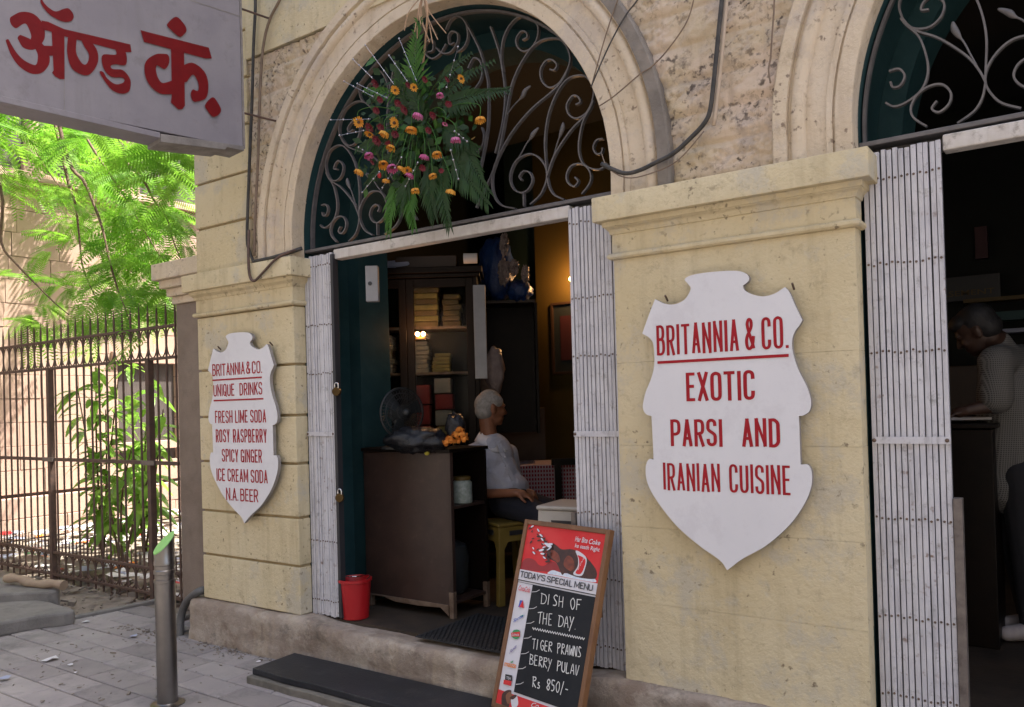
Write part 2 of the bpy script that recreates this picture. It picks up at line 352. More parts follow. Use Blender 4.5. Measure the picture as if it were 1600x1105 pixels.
# sign painter's condensed capitals: strokes in a unit box, drawn with a flat brush
_C = [(1,.72),(.93,.93),(.5,1.),(.07,.93),(0,.7),(0,.3),(.07,.07),(.5,0),(.93,.07),(1,.28)]
_O = [(.5,1.),(.07,.93),(0,.7),(0,.3),(.07,.07),(.5,0),(.93,.07),(1,.3),(1,.7),(.93,.93),(.5,1.)]
BL_ = {'A': [[(0,0),(.5,1)],[(1,0),(.5,1)],[(.2,.27),(.8,.27)]], 'B': [[(0,0),(0,1)],[(0,1),(.6,1),(.93,.9),(.93,.64),(.6,.53),(0,.53)],[(0,.53),(.65,.53),(1,.42),(1,.12),(.65,0),(0,0)]], 'C': [_C],
       'D': [[(0,0),(0,1)],[(0,1),(.55,1),(.95,.88),(1,.7),(1,.3),(.95,.12),(.55,0),(0,0)]], 'E': [[(0,0),(0,1)],[(0,1),(1,1)],[(0,.52),(.85,.52)],[(0,0),(1,0)]], 'F': [[(0,0),(0,1)],[(0,1),(1,1)],[(0,.52),(.85,.52)]],
       'G': [_C,[(1,.0),(1,.42)],[(.55,.42),(1,.42)]], 'H': [[(0,0),(0,1)],[(1,0),(1,1)],[(0,.52),(1,.52)]], 'I': [[(.5,0),(.5,1)]], 'K': [[(0,0),(0,1)],[(1,1),(.05,.42)],[(.35,.58),(1,0)]], 'L': [[(0,0),(0,1)],[(0,0),(1,0)]],
       'M': [[(0,0),(0,1)],[(1,0),(1,1)],[(0,1),(.5,.2)],[(1,1),(.5,.2)]], 'N': [[(0,0),(0,1)],[(1,0),(1,1)],[(0,1),(1,0)]], 'O': [_O], 'P': [[(0,0),(0,1)],[(0,1),(.6,1),(1,.9),(1,.56),(.6,.45),(0,.45)]], 'Q': [_O,[(.55,.3),(1.05,-.08)]],
       'R': [[(0,0),(0,1)],[(0,1),(.6,1),(.96,.9),(.96,.58),(.6,.48),(0,.48)],[(.5,.48),(1,0)]], 'S': [[(1,.76),(.93,.93),(.5,1),(.07,.93),(0,.75),(.1,.6),(.9,.42),(1,.25),(.93,.07),(.5,0),(.07,.07),(0,.24)]],
       'T': [[(.5,0),(.5,1)],[(-.05,1),(1.05,1)]], 'U': [[(0,1),(0,.28),(.1,.06),(.5,0),(.9,.06),(1,.28),(1,1)]], 'X': [[(0,0),(1,1)],[(0,1),(1,0)]], 'Y': [[(.5,0),(.5,.45)],[(0,1),(.5,.42)],[(1,1),(.5,.42)]],
       '&': [[(1,-.0),(.2,.72),(.25,.95),(.5,1),(.72,.9),(.65,.7),(.1,.42),(0,.2),(.15,.03),(.5,0),(.85,.15),(1,.42)]], "'": [[(.5,.75),(.5,1)]]}
BW_ = {'I': .0, 'M': 1.35, '&': 1.15, '.': .0, 'E': .82, 'F': .78, 'L': .78, "'": .0, 'N': 1.06, 'O': 1.04}
def block_text(mb, body, p0, ux, uy, wid, hei, nrm, sw=.19, wgap=.9, lift=.0004, rr=None):
    """condensed capitals filling p0 + ux*wid x uy*hei"""
    rr = rr or random.Random(len(body)); p0 = Vector(p0); ux = Vector(ux).normalized(); uy = Vector(uy).normalized(); nrm = Vector(nrm).normalized(); t = sw*hei; gap = .085*hei
    adv = [(0 if c == ' ' else BW_.get(c, 1.)) for c in body]
    for _ in range(12):
        fixed = 0.
        for i, c in enumerate(body):
            fixed += wgap*hei*.45 if c == ' ' else t*(1. if c != '.' else .9)
            if i and c != ' ' and body[i-1] != ' ': fixed += gap
        k = max(.02*hei, (wid-fixed)/max(1e-6, sum(adv)))
        if k > 1.95*t: break
        t *= .95; gap *= .97
    x = 0.; n_ = 0
    for i, c in enumerate(body):
        if c == ' ': x += wgap*hei*.45; continue
        if i and body[i-1] != ' ': x += gap
        if c == '.':
            o = nrm*lift; a = p0+ux*x; mb.add([a+o, a+ux*t*.9+o, a+ux*t*.9+uy*t*.9+o, a+uy*t*.9+o], [(0, 1, 2, 3)]); x += t*.9; continue
        W_ = adv[i]*k; dy = rr.uniform(-.012, .012)*hei
        for st_ in BL_[c]:
            P = [Vector((x+t/2+q[0]*W_, t*.42+q[1]*(hei-t*.84)+dy, 0)) for q in st_]
            if len(P) > 2: P = smooth_pts(P, 5)
            closed = (P[0]-P[-1]).length < 1e-6; L_, R__ = [], []
            n = len(P); n_ += 1; o = nrm*(lift+.0003*(n_ % 5))
            for j in range(n):
                a_ = P[j-1] if j else (P[-2] if closed else P[0]); b_ = P[j+1] if j < n-1 else (P[1] if closed else P[-1]); d = (b_-a_).normalized(); nn = Vector((-d.y, d.x, 0))
                hw = t*.5*(abs(nn.x)*1.+abs(nn.y)*.84)/max(.001, abs(nn.x)+abs(nn.y)); e = Vector((0, 0, 0)); hw *= .78 if (c in 'NM' and abs(d.x) > .03*W_/max(hei, .001) and abs(st_[0][0]-st_[-1][0]) > .1) else 1.
                if not closed and j in (0, n-1) and len(st_) == 2 and abs(d.y) > .3: e = d*(t*.42/abs(d.y)*.98)*(-1 if j == 0 else 1)
                if not closed and j in (0, n-1) and len(st_) == 2 and abs(d.y) <= .3: e = d*t*.38*(-1 if j == 0 else 1)
                L_.append(P[j]+nn*hw+e); R__.append(P[j]-nn*hw+e)
            mb.add([p0+ux*q.x+uy*q.y+o+nrm*(.000012*j_) for j_, q in enumerate(L_)]+[p0+ux*q.x+uy*q.y+o+nrm*(.000012*j_) for j_, q in enumerate(R__)], [(j, n+j, n+j+1, j+1) for j in range(n-1)])
        x += W_+t

# ================================================================== GROUND
AX1, AX2, AZ, AR = -2.9300, 0.3926, 2.6294, 1.1256
g = MB(); g.sheet([(-60, -60, -.035), (60, -60, -.035), (60, 60, -.035), (-60, 60, -.035)])
tag(g.build('ground', m_soil), kind='structure')
mt = m_pav = M('grey concrete pavers', (.27, .245, .24), (.325, .295, .28), 3, .85, .4, 70, dirt=(.11, .105, .10), dsc=4.5, damt=.55, bump2=.15, b2sc=20, spec=.15, patch=(.17, .16, .155), psc=1.4, pamt=.55)
N = mt.node_tree.nodes; L = mt.node_tree.links
at_ = N.new('ShaderNodeAttribute'); at_.attribute_name = 'tint'; pb = N['Principled BSDF']; src = pb.inputs['Base Color'].links[0].from_socket
mu = N.new('ShaderNodeMix'); mu.data_type = 'RGBA'; mu.blend_type = 'MULTIPLY'; mu.inputs[0].default_value = 1.
L.new(src, mu.inputs[6]); L.new(at_.outputs['Color'], mu.inputs[7]); L.new(mu.outputs[2], pb.inputs['Base Color'])
pv = MB(); tints = []; r2 = random.Random(3)
PX0, PX1 = -6.42, 2.6
for j in range(-17, 6):
    y0 = -.872+.198*j; y1 = y0+.198
    if y0 > 0 and True:
        pass
    x = -7.2+(0 if j % 2 else .198)+.07
    while x < PX1:
        xa, xb = max(x, PX0), min(x+.396, PX1); x += .396
        ya, yb = y0, min(y1, .0 if xb > -5.1 else .42)
        if xb-xa < .03 or yb-ya < .03: continue
        gp = .0045; h = r2.uniform(-.002, .002); tl = [r2.uniform(-.0015, .0015) for _ in range(4)]; b_ = .006
        q = [(xa+gp, ya+gp), (xb-gp, ya+gp), (xb-gp, yb-gp), (xa+gp, yb-gp)]
        qi = [(xa+gp+b_, ya+gp+b_), (xb-gp-b_, ya+gp+b_), (xb-gp-b_, yb-gp-b_), (xa+gp+b_, yb-gp-b_)]
        vs = [(u, v, -.03) for u, v in q]+[(u, v, h-.005) for u, v in q]+[(u, v, h+tl[i]) for i, (u, v) in enumerate(qi)]
        pv.add(vs, [(8, 9, 10, 11)]+[(i, (i+1) % 4, (i+1) % 4+4, i+4) for i in range(4)]+[(i+4, (i+1) % 4+4, (i+1) % 4+8, i+8) for i in range(4)])
        tints += [r2.uniform(.80, 1.12)]*12
po = pv.build('pavement', m_pav)
ca = po.data.color_attributes.new('tint', 'FLOAT_COLOR', 'POINT')
for i, t_ in enumerate(tints): ca.data[i].color = (t_, t_*r2.uniform(.99, 1.01), t_, 1)
tag(po, kind='structure')
jb = MB(); jb.box(PX0, PX1, -4.3, .42, -.034, -.009); tag(jb.build('paver_bed', m_soil), kind='structure')

rd = MB(); rd.sheet([(-60, -11.5, -.02), (60, -11.5, -.02), (60, -4.45, -.02), (-60, -4.45, -.02)]); tag(rd.build('road', M('asphalt', (.05, .05, .052), (.065, .063, .062), 3, .9, .5, 60)), kind='structure')
rd = MB(); rd.box(-60, 60, -4.449, -4.31, -.03, .0); tag(rd.build('kerb', m_conc, None, bevel=.01), kind='structure')
OB = thing('skyblock_building', 'unseen plastered building added across the road to block the low sky', 'building', (0, -14, 0))  # added out of view: blocks low sky so the interior gets darker
rd = MB(); rd.box(-24, 24, -22, -14, -.03, 13.5); rd.build('wall', M('grey street plaster', (.26, .24, .21), (.31, .28, .25), 2, .9, .4, 30), OB)
for fl in range(4):
    for k in range(14):
        x_ = -22+k*3.3; rd = MB(); rd.box(x_, x_+1.3, -14.02, -13.97, 1.1+fl*3.2, 2.8+fl*3.2); rd.build('window', m_glassd, OB)

# ================================================================== BUILDING
B = thing('restaurant_building', 'cream painted stone restaurant front with arched doorways and moulded pillars', 'building', (-2.93, 0, 0))
def arc_pts(cx, r, y, n=72, z0=2.512):
    pts = [Vector((cx-r, y, z0))]+[Vector((cx-r*math.cos(math.pi*i/n), y, AZ+r*math.sin(math.pi*i/n))) for i in range(n+1)]+[Vector((cx+r, y, z0))]
    return pts
# masonry: piers and the wall over the arches (its painted jambs and soffits are seen)
mb = MB(); XS = [-5.06, AX1-AR, AX1+AR, AX2-AR, AX2+AR, 3.2]
for a, b in ((0, 1), (2, 3), (4, 5)): mb.box(XS[a], XS[b], .10, .587, .0, AZ)
for cx, xa, xb in ((AX1, XS[0], (XS[2]+XS[3])/2), (AX2, (XS[2]+XS[3])/2, XS[5])):
    n = 72
    P = [(cx-AR*math.cos(math.pi*i/n), AZ+AR*math.sin(math.pi*i/n)) for i in range(n+1)]
    for y, fl in ((.10, 0), (.587, 1)):
        for i in range(n):
            q = [(P[i][0], y, P[i][1]), (P[i+1][0], y, P[i+1][1]), (P[i+1][0], y, 4.7), (P[i][0], y, 4.7)]
            mb.sheet(q[::-1] if fl else q)
        for x_a, x_b in ((xa, cx-AR), (cx+AR, xb)):
            q = [(x_a, y, AZ), (x_b, y, AZ), (x_b, y, 4.7), (x_a, y, 4.7)]; mb.sheet(q[::-1] if fl else q)
    for i in range(n): mb.sheet([(P[i][0], .10, P[i][1]), (P[i][0], .587, P[i][1]), (P[i+1][0], .587, P[i+1][1]), (P[i+1][0], .10, P[i+1][1])])
mb.build('masonry_wall', m_teal, B)
for cx in (AX1, AX2):                       # inner lip of the reveal
    mb = MB(); ri = AR-.10; n = 60
    P = [(cx-ri, .27)]+[(cx-ri*math.cos(math.pi*i/n), AZ+ri*math.sin(math.pi*i/n)) for i in range(n+1)]+[(cx+ri, .27)]
    Q = [(cx-AR+.001, .27)]+[(cx-(AR-.001)*math.cos(math.pi*i/n), AZ+(AR-.001)*math.sin(math.pi*i/n)) for i in range(n+1)]+[(cx+AR-.001, .27)]
    vs = []
    for p, q in zip(P, Q): vs += [(q[0], .47, q[1]), (p[0], .47, p[1]), (p[0], .75, p[1]), (q[0], .75, q[1])]
    mb.add(vs, [(i*4+k, i*4+k+1, i*4+5+k, i*4+4+k) for i in range(len(P)-1) for k in range(3)])
    mb.build('door_lining', m_teal, B)
mb = MB(); mb.box(-5.06, 4.2, .02, 5.6, 4.7, 8.9); mb.box(-5.06, -4.9, .59, 5.6, 0, 4.7); mb.build('upper_wall', m_cream, B)
# interior
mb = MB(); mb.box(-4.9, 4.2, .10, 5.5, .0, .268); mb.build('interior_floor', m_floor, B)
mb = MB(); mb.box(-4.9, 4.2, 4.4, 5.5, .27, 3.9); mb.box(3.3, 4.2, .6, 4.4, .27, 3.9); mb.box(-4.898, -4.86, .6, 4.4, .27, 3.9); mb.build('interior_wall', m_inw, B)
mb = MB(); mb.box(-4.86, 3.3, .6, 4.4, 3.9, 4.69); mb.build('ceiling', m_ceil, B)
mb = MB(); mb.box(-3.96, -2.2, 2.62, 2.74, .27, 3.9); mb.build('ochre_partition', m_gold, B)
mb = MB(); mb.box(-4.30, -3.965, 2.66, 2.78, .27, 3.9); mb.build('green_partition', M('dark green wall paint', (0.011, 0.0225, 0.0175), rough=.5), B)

# pilasters
def courses(mb, x0, x1, zs, gap, yf=0., jit=0., rr=random.Random(5)):
    for a, b in zip(zs[:-1], zs[1:]):
        mb.box(x0+rr.uniform(0, jit), x1-rr.uniform(0, jit), yf+rr.uniform(-jit, jit)*.6, .099, a+gap/2, b-gap/2)
pl = MB(); courses(pl, -5.062, -4.0556, [.275, .585, .887, 1.226, 1.53, 1.85, 2.222], .016, 0, .002)
p1 = pl.build('rusticated_pilaster', m_cream, B, bevel=.006)
ins = MB(); ins.box(-5.05, -4.068, .018, .098, .28, 2.40); ins.build('joint_mortar', M('joint mortar', (.36, .28, .15), (.28, .21, .11), 9, .9, .4, 60), p1)
pl = MB(); courses(pl, -5.058, -4.46, [2.512, 2.83, 3.14, 3.45, 3.76, 4.07, 4.38, 4.69], .016, 0, .002)
p2 = pl.build('corner_quoins', m_cream, B, bevel=.006)
ins = MB(); ins.box(-5.045, -4.465, .018, .098, 2.514, 4.69); ins.build('joint_mortar', bpy.data.materials['joint mortar'], p2)
pl = MB(); courses(pl, -1.7976, -.7330, [.262, .64, .985, 1.36, 1.74, 2.222], .0006, 0, .0012); p3 = pl.build('plain_pilaster', m_cream, B, bevel=.0016)
pl = MB(); courses(pl, 1.5182, 2.58, [.27, .99, 1.74, 2.222], .002, 0, .0012); pl.build('plain_pilaster', m_cream, B, bevel=.0016)
def mould(x0, x1, prof, yb=.097):
    mb = MB(); vs = []
    for o, z in prof: vs += [(x0-o, yb, z), (x0-o, -o, z), (x1+o, -o, z), (x1+o, yb, z)]
    n = len(prof); mb.add(vs, [(i*4+k, i*4+k+1, i*4+5+k, i*4+4+k) for i in range(n-1) for k in range(3)]+[(3, 2, 1, 0), tuple((n-1)*4+k for k in range(4))])
    return mb
for x0, x1 in ((-5.062, -4.0556), (-1.7976, -.733), (1.5182, 2.58)):
    mould(x0, x1, [(.003, 2.222), (.016, 2.224), (.023, 2.232), (.023, 2.243), (.016, 2.251), (.004, 2.253)]).build('bead', m_cream, B, smooth='auto')
    mould(x0, x1, [(.004, 2.2535), (.004, 2.338), (.010, 2.340), (.013, 2.352), (.024, 2.366), (.028, 2.368), (.030, 2.372), (.036, 2.374), (.038, 2.396)]).build('cornice', m_cream, B, smooth='auto')
    mould(x0, x1, [(.040, 2.3965), (.068, 2.397), (.070, 2.399), (.070, 2.506), (.066, 2.511), (-.02, 2.5135)]).build('impost_band', m_cream, B, smooth='auto')
# arch mouldings
prof = [(1.1256, .101), (1.1256, .004), (1.129, .0), (1.190, .0), (1.192, .013), (1.199, .013), (1.201, .002), (1.224, .002), (1.227, .012), (1.305, .012),
        (1.309, -.002), (1.318, -.012), (1.335, -.018), (1.353, -.014), (1.362, -.004), (1.366, .006), (1.374, .006), (1.377, -.020), (1.428, -.022), (1.434, -.016), (1.436, .09)]
for cx in (AX1, AX2):
    mb = MB(); n = 120; vs = []
    ang = [None]+[math.pi*i/n for i in range(n+1)]+[None]
    for ia, a in enumerate(ang):
        for r, y in prof:
            if a is None: x, z = cx+(-r if ia == 0 else r), 2.5125
            else:
                x, z = cx-r*math.cos(a), AZ+r*math.sin(a)
            jv = .0
            y2 = y+.0025*noise.noise(Vector((x*5, z*5, r*9)))
            if a is not None:
                fr = (a/math.pi*13) % 1
                if min(fr, 1-fr)*math.pi/13 < .010: y2 += .0035
            vs.append((x, y2, z))
    k = len(prof)
    mb.add(vs, [(i*k+j, i*k+j+1, (i+1)*k+j+1, (i+1)*k+j) for i in range(len(ang)-1) for j in range(k-1)])
    o = mb.build('arch_moulding', m_arch, B, smooth='auto')
    if cx == AX1:  # separate grey brown outer band, right half of this arch only
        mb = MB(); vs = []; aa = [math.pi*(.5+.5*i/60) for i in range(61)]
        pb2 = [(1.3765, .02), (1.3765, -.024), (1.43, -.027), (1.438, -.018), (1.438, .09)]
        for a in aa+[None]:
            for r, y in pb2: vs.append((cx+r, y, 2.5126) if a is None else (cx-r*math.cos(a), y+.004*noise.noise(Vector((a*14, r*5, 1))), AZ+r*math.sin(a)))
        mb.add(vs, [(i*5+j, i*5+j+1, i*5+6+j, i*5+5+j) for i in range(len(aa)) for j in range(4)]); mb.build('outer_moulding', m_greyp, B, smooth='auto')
# rock faced masonry over and between the arches
zs_c = [2.30, 2.512, 2.675, 2.82, 2.97, 3.136, 3.29, 3.45, 3.61, 3.77, 3.93, 4.09, 4.25, 4.41, 4.57, 4.75]
def rock(x, z):
    r = max(i for i, v in enumerate(zs_c) if v <= z); a, b = zs_c[r], zs_c[r+1]
    off = (r*.37) % .52; bx = (x+10+off)/.52; fx = (bx % 1)*.52
    dz = min(z-a, b-z); dx = min(fx, .52-fx); e = min(dz*1.0, dx*1.0)
    pil = min(1, max(0, e-.004)/.035)**.5
    n1 = noise.noise(Vector((x*9, z*13+r*7, int(bx)*3.1))); n2 = noise.noise(Vector((x*26+n1*1.4, z*34+n1, r*5.)))
    u, v = x*.83+z*.55, z*.83-x*.55          # chisel strokes run slantwise
    c1 = 1-abs(noise.noise(Vector((u*24, v*62+n2*1.2, r*3.7)))); c2 = 1-abs(noise.noise(Vector((u*46+3, v*95, r*1.7))))
    up = .35+.65*min(1, max(0, (z-a)/(b-a)*1.6-.25)); mk = max(0, noise.noise(Vector((x*4, z*7, r)))+.55)
    h = pil*(.018+.013*n1+.006*n2-up*min(1, mk)*(.017*c1**7+.009*c2**6))+.002*n2
    return .032-h
mb = MB(); st = .0085; x0, x1, z0, z1 = -4.48, 1.1, 2.508, 3.86
nx = int((x1-x0)/st); nz_ = int((z1-z0)/st); idx = {}
def ins_(x, z): return any((z > AZ and math.hypot(x-c, z-AZ) < 1.405) or (z <= AZ and abs(x-c) < 1.405) for c in (AX1, AX2))
keep = [[not ins_(x0+(i+.5)*st, z0+(j+.5)*st) for j in range(nz_)] for i in range(nx)]
for i in range(nx):
    for j in range(nz_):
        if not keep[i][j] : continue
        f = []
        for a, b in ((0, 0), (1, 0), (1, 1), (0, 1)):
            kk = (i+a, j+b)
            if kk not in idx:
                idx[kk] = len(mb.v); X, Z = x0+kk[0]*st, z0+kk[1]*st; mb.v.append((X, rock(X, Z), Z))
            f.append(idx[kk])
        mb.f.append(tuple(f))
mb.build('rough_stone_wall', m_rub, B, smooth=True)
mb = MB(); mb.box(-4.46, 4.2, .0, .099, 3.87, 4.69); mb.box(1.1, 4.2, .01, .099, 2.6, 3.865); mb.build('upper_course', m_cream, B)
# plinth and worn doorstep
mb = MB(); st = .02; x0, x1 = -5.15, 2.6; nx = int((x1-x0)/st); prow = []
def pn(x, s, k): return noise.noise(Vector((x*3.1, s*3.7, k)))+.5*noise.noise(Vector((x*9, s*11, k)))+.3*noise.noise(Vector((x*27, s*29, k)))
PR = [('f', k/12) for k in range(13)]+[('t', k/6) for k in range(1, 7)]
for i in range(nx+1):
    x = x0+i*st; inop = max(0, 1-abs((x-AX1)/1.05)**6) if abs(x-AX1) < 1.05 else (max(0, 1-abs((x-AX2)/1.05)**6) if abs(x-AX2) < 1.05 else 0)
    top = .278-.028*inop+.006*pn(x, 0, 5)
    for kind, s in PR:
        if kind == 'f':
            bot = .5 if s < .35 else 0
            y = -.055-.012*pn(x, s, 1)-.03*max(0, .35-s)*(1+pn(x, .2, 8))
            rnd_ = .018*max(0, s-.88)/.12
            mb.v.append((x, y+rnd_, -.02+s*(top+.02-.004)))
        else: mb.v.append((x, -.037+.137*s-.006*pn(x, s, 3)*(1-s), top+.004*pn(x, s, 4)*(s < 1)))
k = len(PR)
mb.f += [(i*k+j, (i+1)*k+j, (i+1)*k+j+1, i*k+j+1) for i in range(nx) for j in range(k-1)]
mb.f.append(tuple(range(k))[::-1])
mb.build('stone_plinth', m_plinth, B, smooth=True)
# transoms
for cx, xa, xb in ((AX1, -3.785, -2.088), (AX2, -.432, 1.24)):
    mb = MB(); mb.box(xa, xb, .095, .165, 2.484, 2.545); mb.build('transom_beam', m_trans, B, bevel=.006)
    mb = MB(); mb.box(cx-AR+.002, cx+AR-.002, .10, .19, 2.556, 2.575); mb.box(cx-AR+.002, cx+AR-.002, .175, .19, 2.50, 2.556)
    mb.build('grille_rail', m_grille, B, bevel=.003)
# fanlight grilles: scrolls traced on the right half of the near arch, mirrored and repeated
GY = .16
def c5(*p): return [(740+x/5.02, 120+y/5.02) for x, y in p]
def c4(*p): return [(700+x/4., y/4.) for x, y in p]
GC = [c5((385,815),(366,785),(400,742),(447,757),(467,815),(435,885),(380,912),(318,880),(292,800),(312,710),(362,642),(450,608),(520,640),(570,710),(582,790),(560,870),(520,940),(448,1003)),
      c5((800,790),(826,825),(792,862),(745,832),(735,770),(770,705),(830,685),(890,708),(925,770),(915,840),(855,922)),
      c5((330,1035),(225,1010),(168,940),(148,830),(165,720),(220,590),(300,450),(400,320),(500,220),(610,130),(690,50))+c4((752,438),(768,365),(742,290),(690,245),(600,252),(525,305),(455,410),(408,515),(388,600),(360,760),(318,970),(272,1104),(180,1300)),
      c4((640,437),(670,440),(685,408),(655,378),(615,385),(582,440),(592,510),(640,550),(700,522),(752,438)),
      c4((470,252),(500,235),(490,203),(458,202),(430,250),(442,300),(480,325),(530,300),(565,230),(558,150),(520,102),(468,103),(400,150),(358,225),(340,300),(340,400),(356,520),(360,650),(340,800),(300,960)),
      c4((803,657),(832,640),(815,606),(780,605),(746,660),(760,718),(808,743),(870,708),(905,640)),
      c4((905,640),(915,560),(880,495),(835,474),(760,492),(700,558),(650,660),(622,770),(610,900),(618,1030),(625,1104)),
      c5((582,790),(600,720),(640,620),(700,520),(780,410),(860,330),(912,265),(945,190)), c5((582,790),(600,870),(640,930),(715,965)),
      c5((912,265),(862,360),(836,480),(830,580),(850,660),(892,706),(960,730),(1012,722),(1050,680)),
      c5((1022,490),(970,502),(945,560),(970,608),(1008,600),(1018,560)), c5((398,905),(400,1020)),
      c4((65,8),(65,105)), c4((45,270),(15,280),(8,230),(30,200),(65,215),(62,270),(20,330),(-30,335),(-70,300)),
      c4((-10,190),(20,130),(65,105),(112,140),(130,220),(110,290),(65,330)), c4((112,140),(200,310),(240,450),(255,550),(252,800),(205,1060)),
      c4((0,40),(100,12),(200,60),(270,170),(318,310),(350,450)), c4((130,430),(165,368),(205,385),(218,450),(205,510),(170,560)), c4((215,800),(230,850),(215,920),(165,970))]
GB = [c5((448,72),(405,110),(388,150),(355,185),(300,245),(262,300),(240,340)), c5((510,400),(470,445),(450,480),(418,520),(380,590),(330,675)), c5((703,358),(700,400),(682,455),(660,510),(635,600),(612,680))]
for cx in (AX1, AX2):
    G = thing('fanlight_grille', 'wrought iron scroll grille above the '+('middle doorway behind the hanging flowers' if cx == AX1 else 'right doorway, cut off by the photo edge'), 'window grille', (cx, GY, 2.575), 'iron scroll grilles in the arches')
    for mir in (1, -1):
        for cu in GC:
            pts = [atY(x, y, GY) for x, y in cu]
            pts = [Vector((cx+mir*(p.x-AX1), GY+rnd.uniform(-.001, .001), max(p.z, 2.577))) for p in pts]
            ok = [p for p in pts if math.hypot(p.x-cx, p.z-AZ) < 1.118]
            if len(ok) < 2: continue
            mb = MB(); mb.ribbon(smooth_pts(ok, 5), (0, 1, 0), .0075, .022); mb.build('scroll', m_grille, G, smooth='auto')
        for cu in GB:
            pts = [atY(x, y, GY) for x, y in cu]; pts = smooth_pts([(cx+mir*(p.x-AX1), GY, p.z) for p in pts], 4); n = len(pts)
            ws = [.004+.016*max(0, math.sin(min(1, (i/(n-1))/.5)*math.pi))*(i/(n-1) < .5)+.003 for i in range(n)]
            mb = MB(); mb.tube(pts, [w_*.55 for w_ in ws], 8); mb.build('bud', m_grille, G, smooth=True)
    mb = MB(); mb.ribbon(arc_pts(cx, 1.112, GY, 72, 2.578), (0, 1, 0), .012, .03); mb.build('arch_frame', m_grille, G, smooth='auto')

# ================================================================== FOLDING GATES
def gate(label, x0, x1, n, yb, rows, strap_px, seed, lead=None, skew=0.):
    r = random.Random(seed); G = thing('folding_gate', label, 'gate', (x0, yb, .27), 'white folding slat gates pushed open')
    z0, z1 = .282, 2.525; wd = (x1-x0)/n; mb = MB(); xs = []
    for i in range(n):
        xa = x0+i*wd+r.uniform(.0008, .0030); xb = x0+(i+1)*wd-r.uniform(.0010, .0036); y = yb+r.uniform(-.003, .003)+skew*i
        dz = r.uniform(-.006, .004); lean = r.uniform(-.0022, .0022); w3 = r.uniform(.010, .014)
        xs.append(((xa+xb)/2, y))
        mb.obox(((xa+xb)/2, y+.011, (z0+z1)/2+dz), (xb-xa, r.uniform(-.002, .002), 0), (0, .022, 0), (lean, 0, z1-z0))
    mb.build('slats', m_wmetal, G, bevel=.0015)
    mb = MB(); mb.box(x0+.002, x1-.002, yb+.03, yb+.034, z0, z1-.01); mb.build('gate_backing', m_darkm, G)
    mb = MB()
    for zr in rows:
        for (x, y) in xs: mb.ell((x+r.uniform(-.001, .001), y-.001, zr+r.uniform(-.006, .006)), .0048, .004, .0048, nu=8, nv=5)
    mb.build('rivets', m_rivet, G, smooth=True)
    zs_ = strap_px
    mb = MB(); mb.box(x0+.004, x1-.0, yb-.010, yb-.0055, zs_-.014, zs_+.014); mb.build('strap', m_wmetal, G, bevel=.001)
    mb = MB(); mb.ell((x0+.012, yb-.011, zs_), .008, .004, .008, nu=8, nv=5); mb.ell((x1-.012, yb-.011, zs_), .008, .004, .008, nu=8, nv=5); mb.build('strap_bolt', m_rivet, G, smooth=True)
    if lead:
        a, b, za, zb, mat_ = lead; mb = MB(); mb.box(a, b, yb-.012, yb+.03, za, zb); mb.build('lead_bar', mat_, G, bevel=.002)
    return G
def zrow(px, ys, y=.09): return [atY(px+(yy-400)*.028, yy, y).z for yy in ys]
m_leadg = M('worn grey steel bar', (.20, .17, .15), (.12, .10, .09), 20, .6, .2, 90, metal=.3, dirt=(.07, .05, .04), dsc=20, damt=.6)
gate('narrow white slat gate at the left side of the middle doorway, with a brass padlock', -4.050, -3.797, 12, .088, zrow(492, [416, 509, 584, 846, 938]), atY(500, 678, .09).z, 11, (-3.796, -3.772, .282, 2.515, m_darkm))
gate('white slat gate at the right side of the middle doorway, behind the menu board', -2.093, -1.8075, 13, .088, zrow(925, [345, 464, 556, 802, 905, 1010]), atY(935, 678, .09).z, 12, (-2.118, -2.095, .285, 1.02, m_leadg))
gate('wide white slat gate at the left side of the right doorway', -.717, -.436, 13, .088, zrow(1420, [272, 408, 548, 812, 968, 1092]), atY(1425, 688, .09).z, 13, (-.4355, -.405, .275, 1.165, m_leadg))
def padlock(label, px, py, y):
    c = atY(px, py, y); P = thing('padlock', label, 'padlock', c)
    mb = MB(); mb.lathe([(.001, -.012), (.024, -.012), (.027, -.009), (.027, .009), (.024, .012), (.001, .012)], c, 20, (.5, -1, 0)); mb.build('lock_body', m_brass, P, smooth='auto')
    mb = MB(); pts = [c+Vector((-.015, 0, .018)), c+Vector((-.015, 0, .04)), c+Vector((-.008, 0, .052)), c+Vector((.008, 0, .052)), c+Vector((.015, 0, .04)), c+Vector((.015, 0, .018))]
    mb.tube(smooth_pts(pts, 4), .0045, 8); mb.build('shackle', m_chrome, P, smooth=True)
    return P
padlock('round brass padlock hanging on the narrow left gate, the upper one', 526, 612, .065)
padlock('brass padlock hanging low on the narrow left gate', 531, 778, .065)

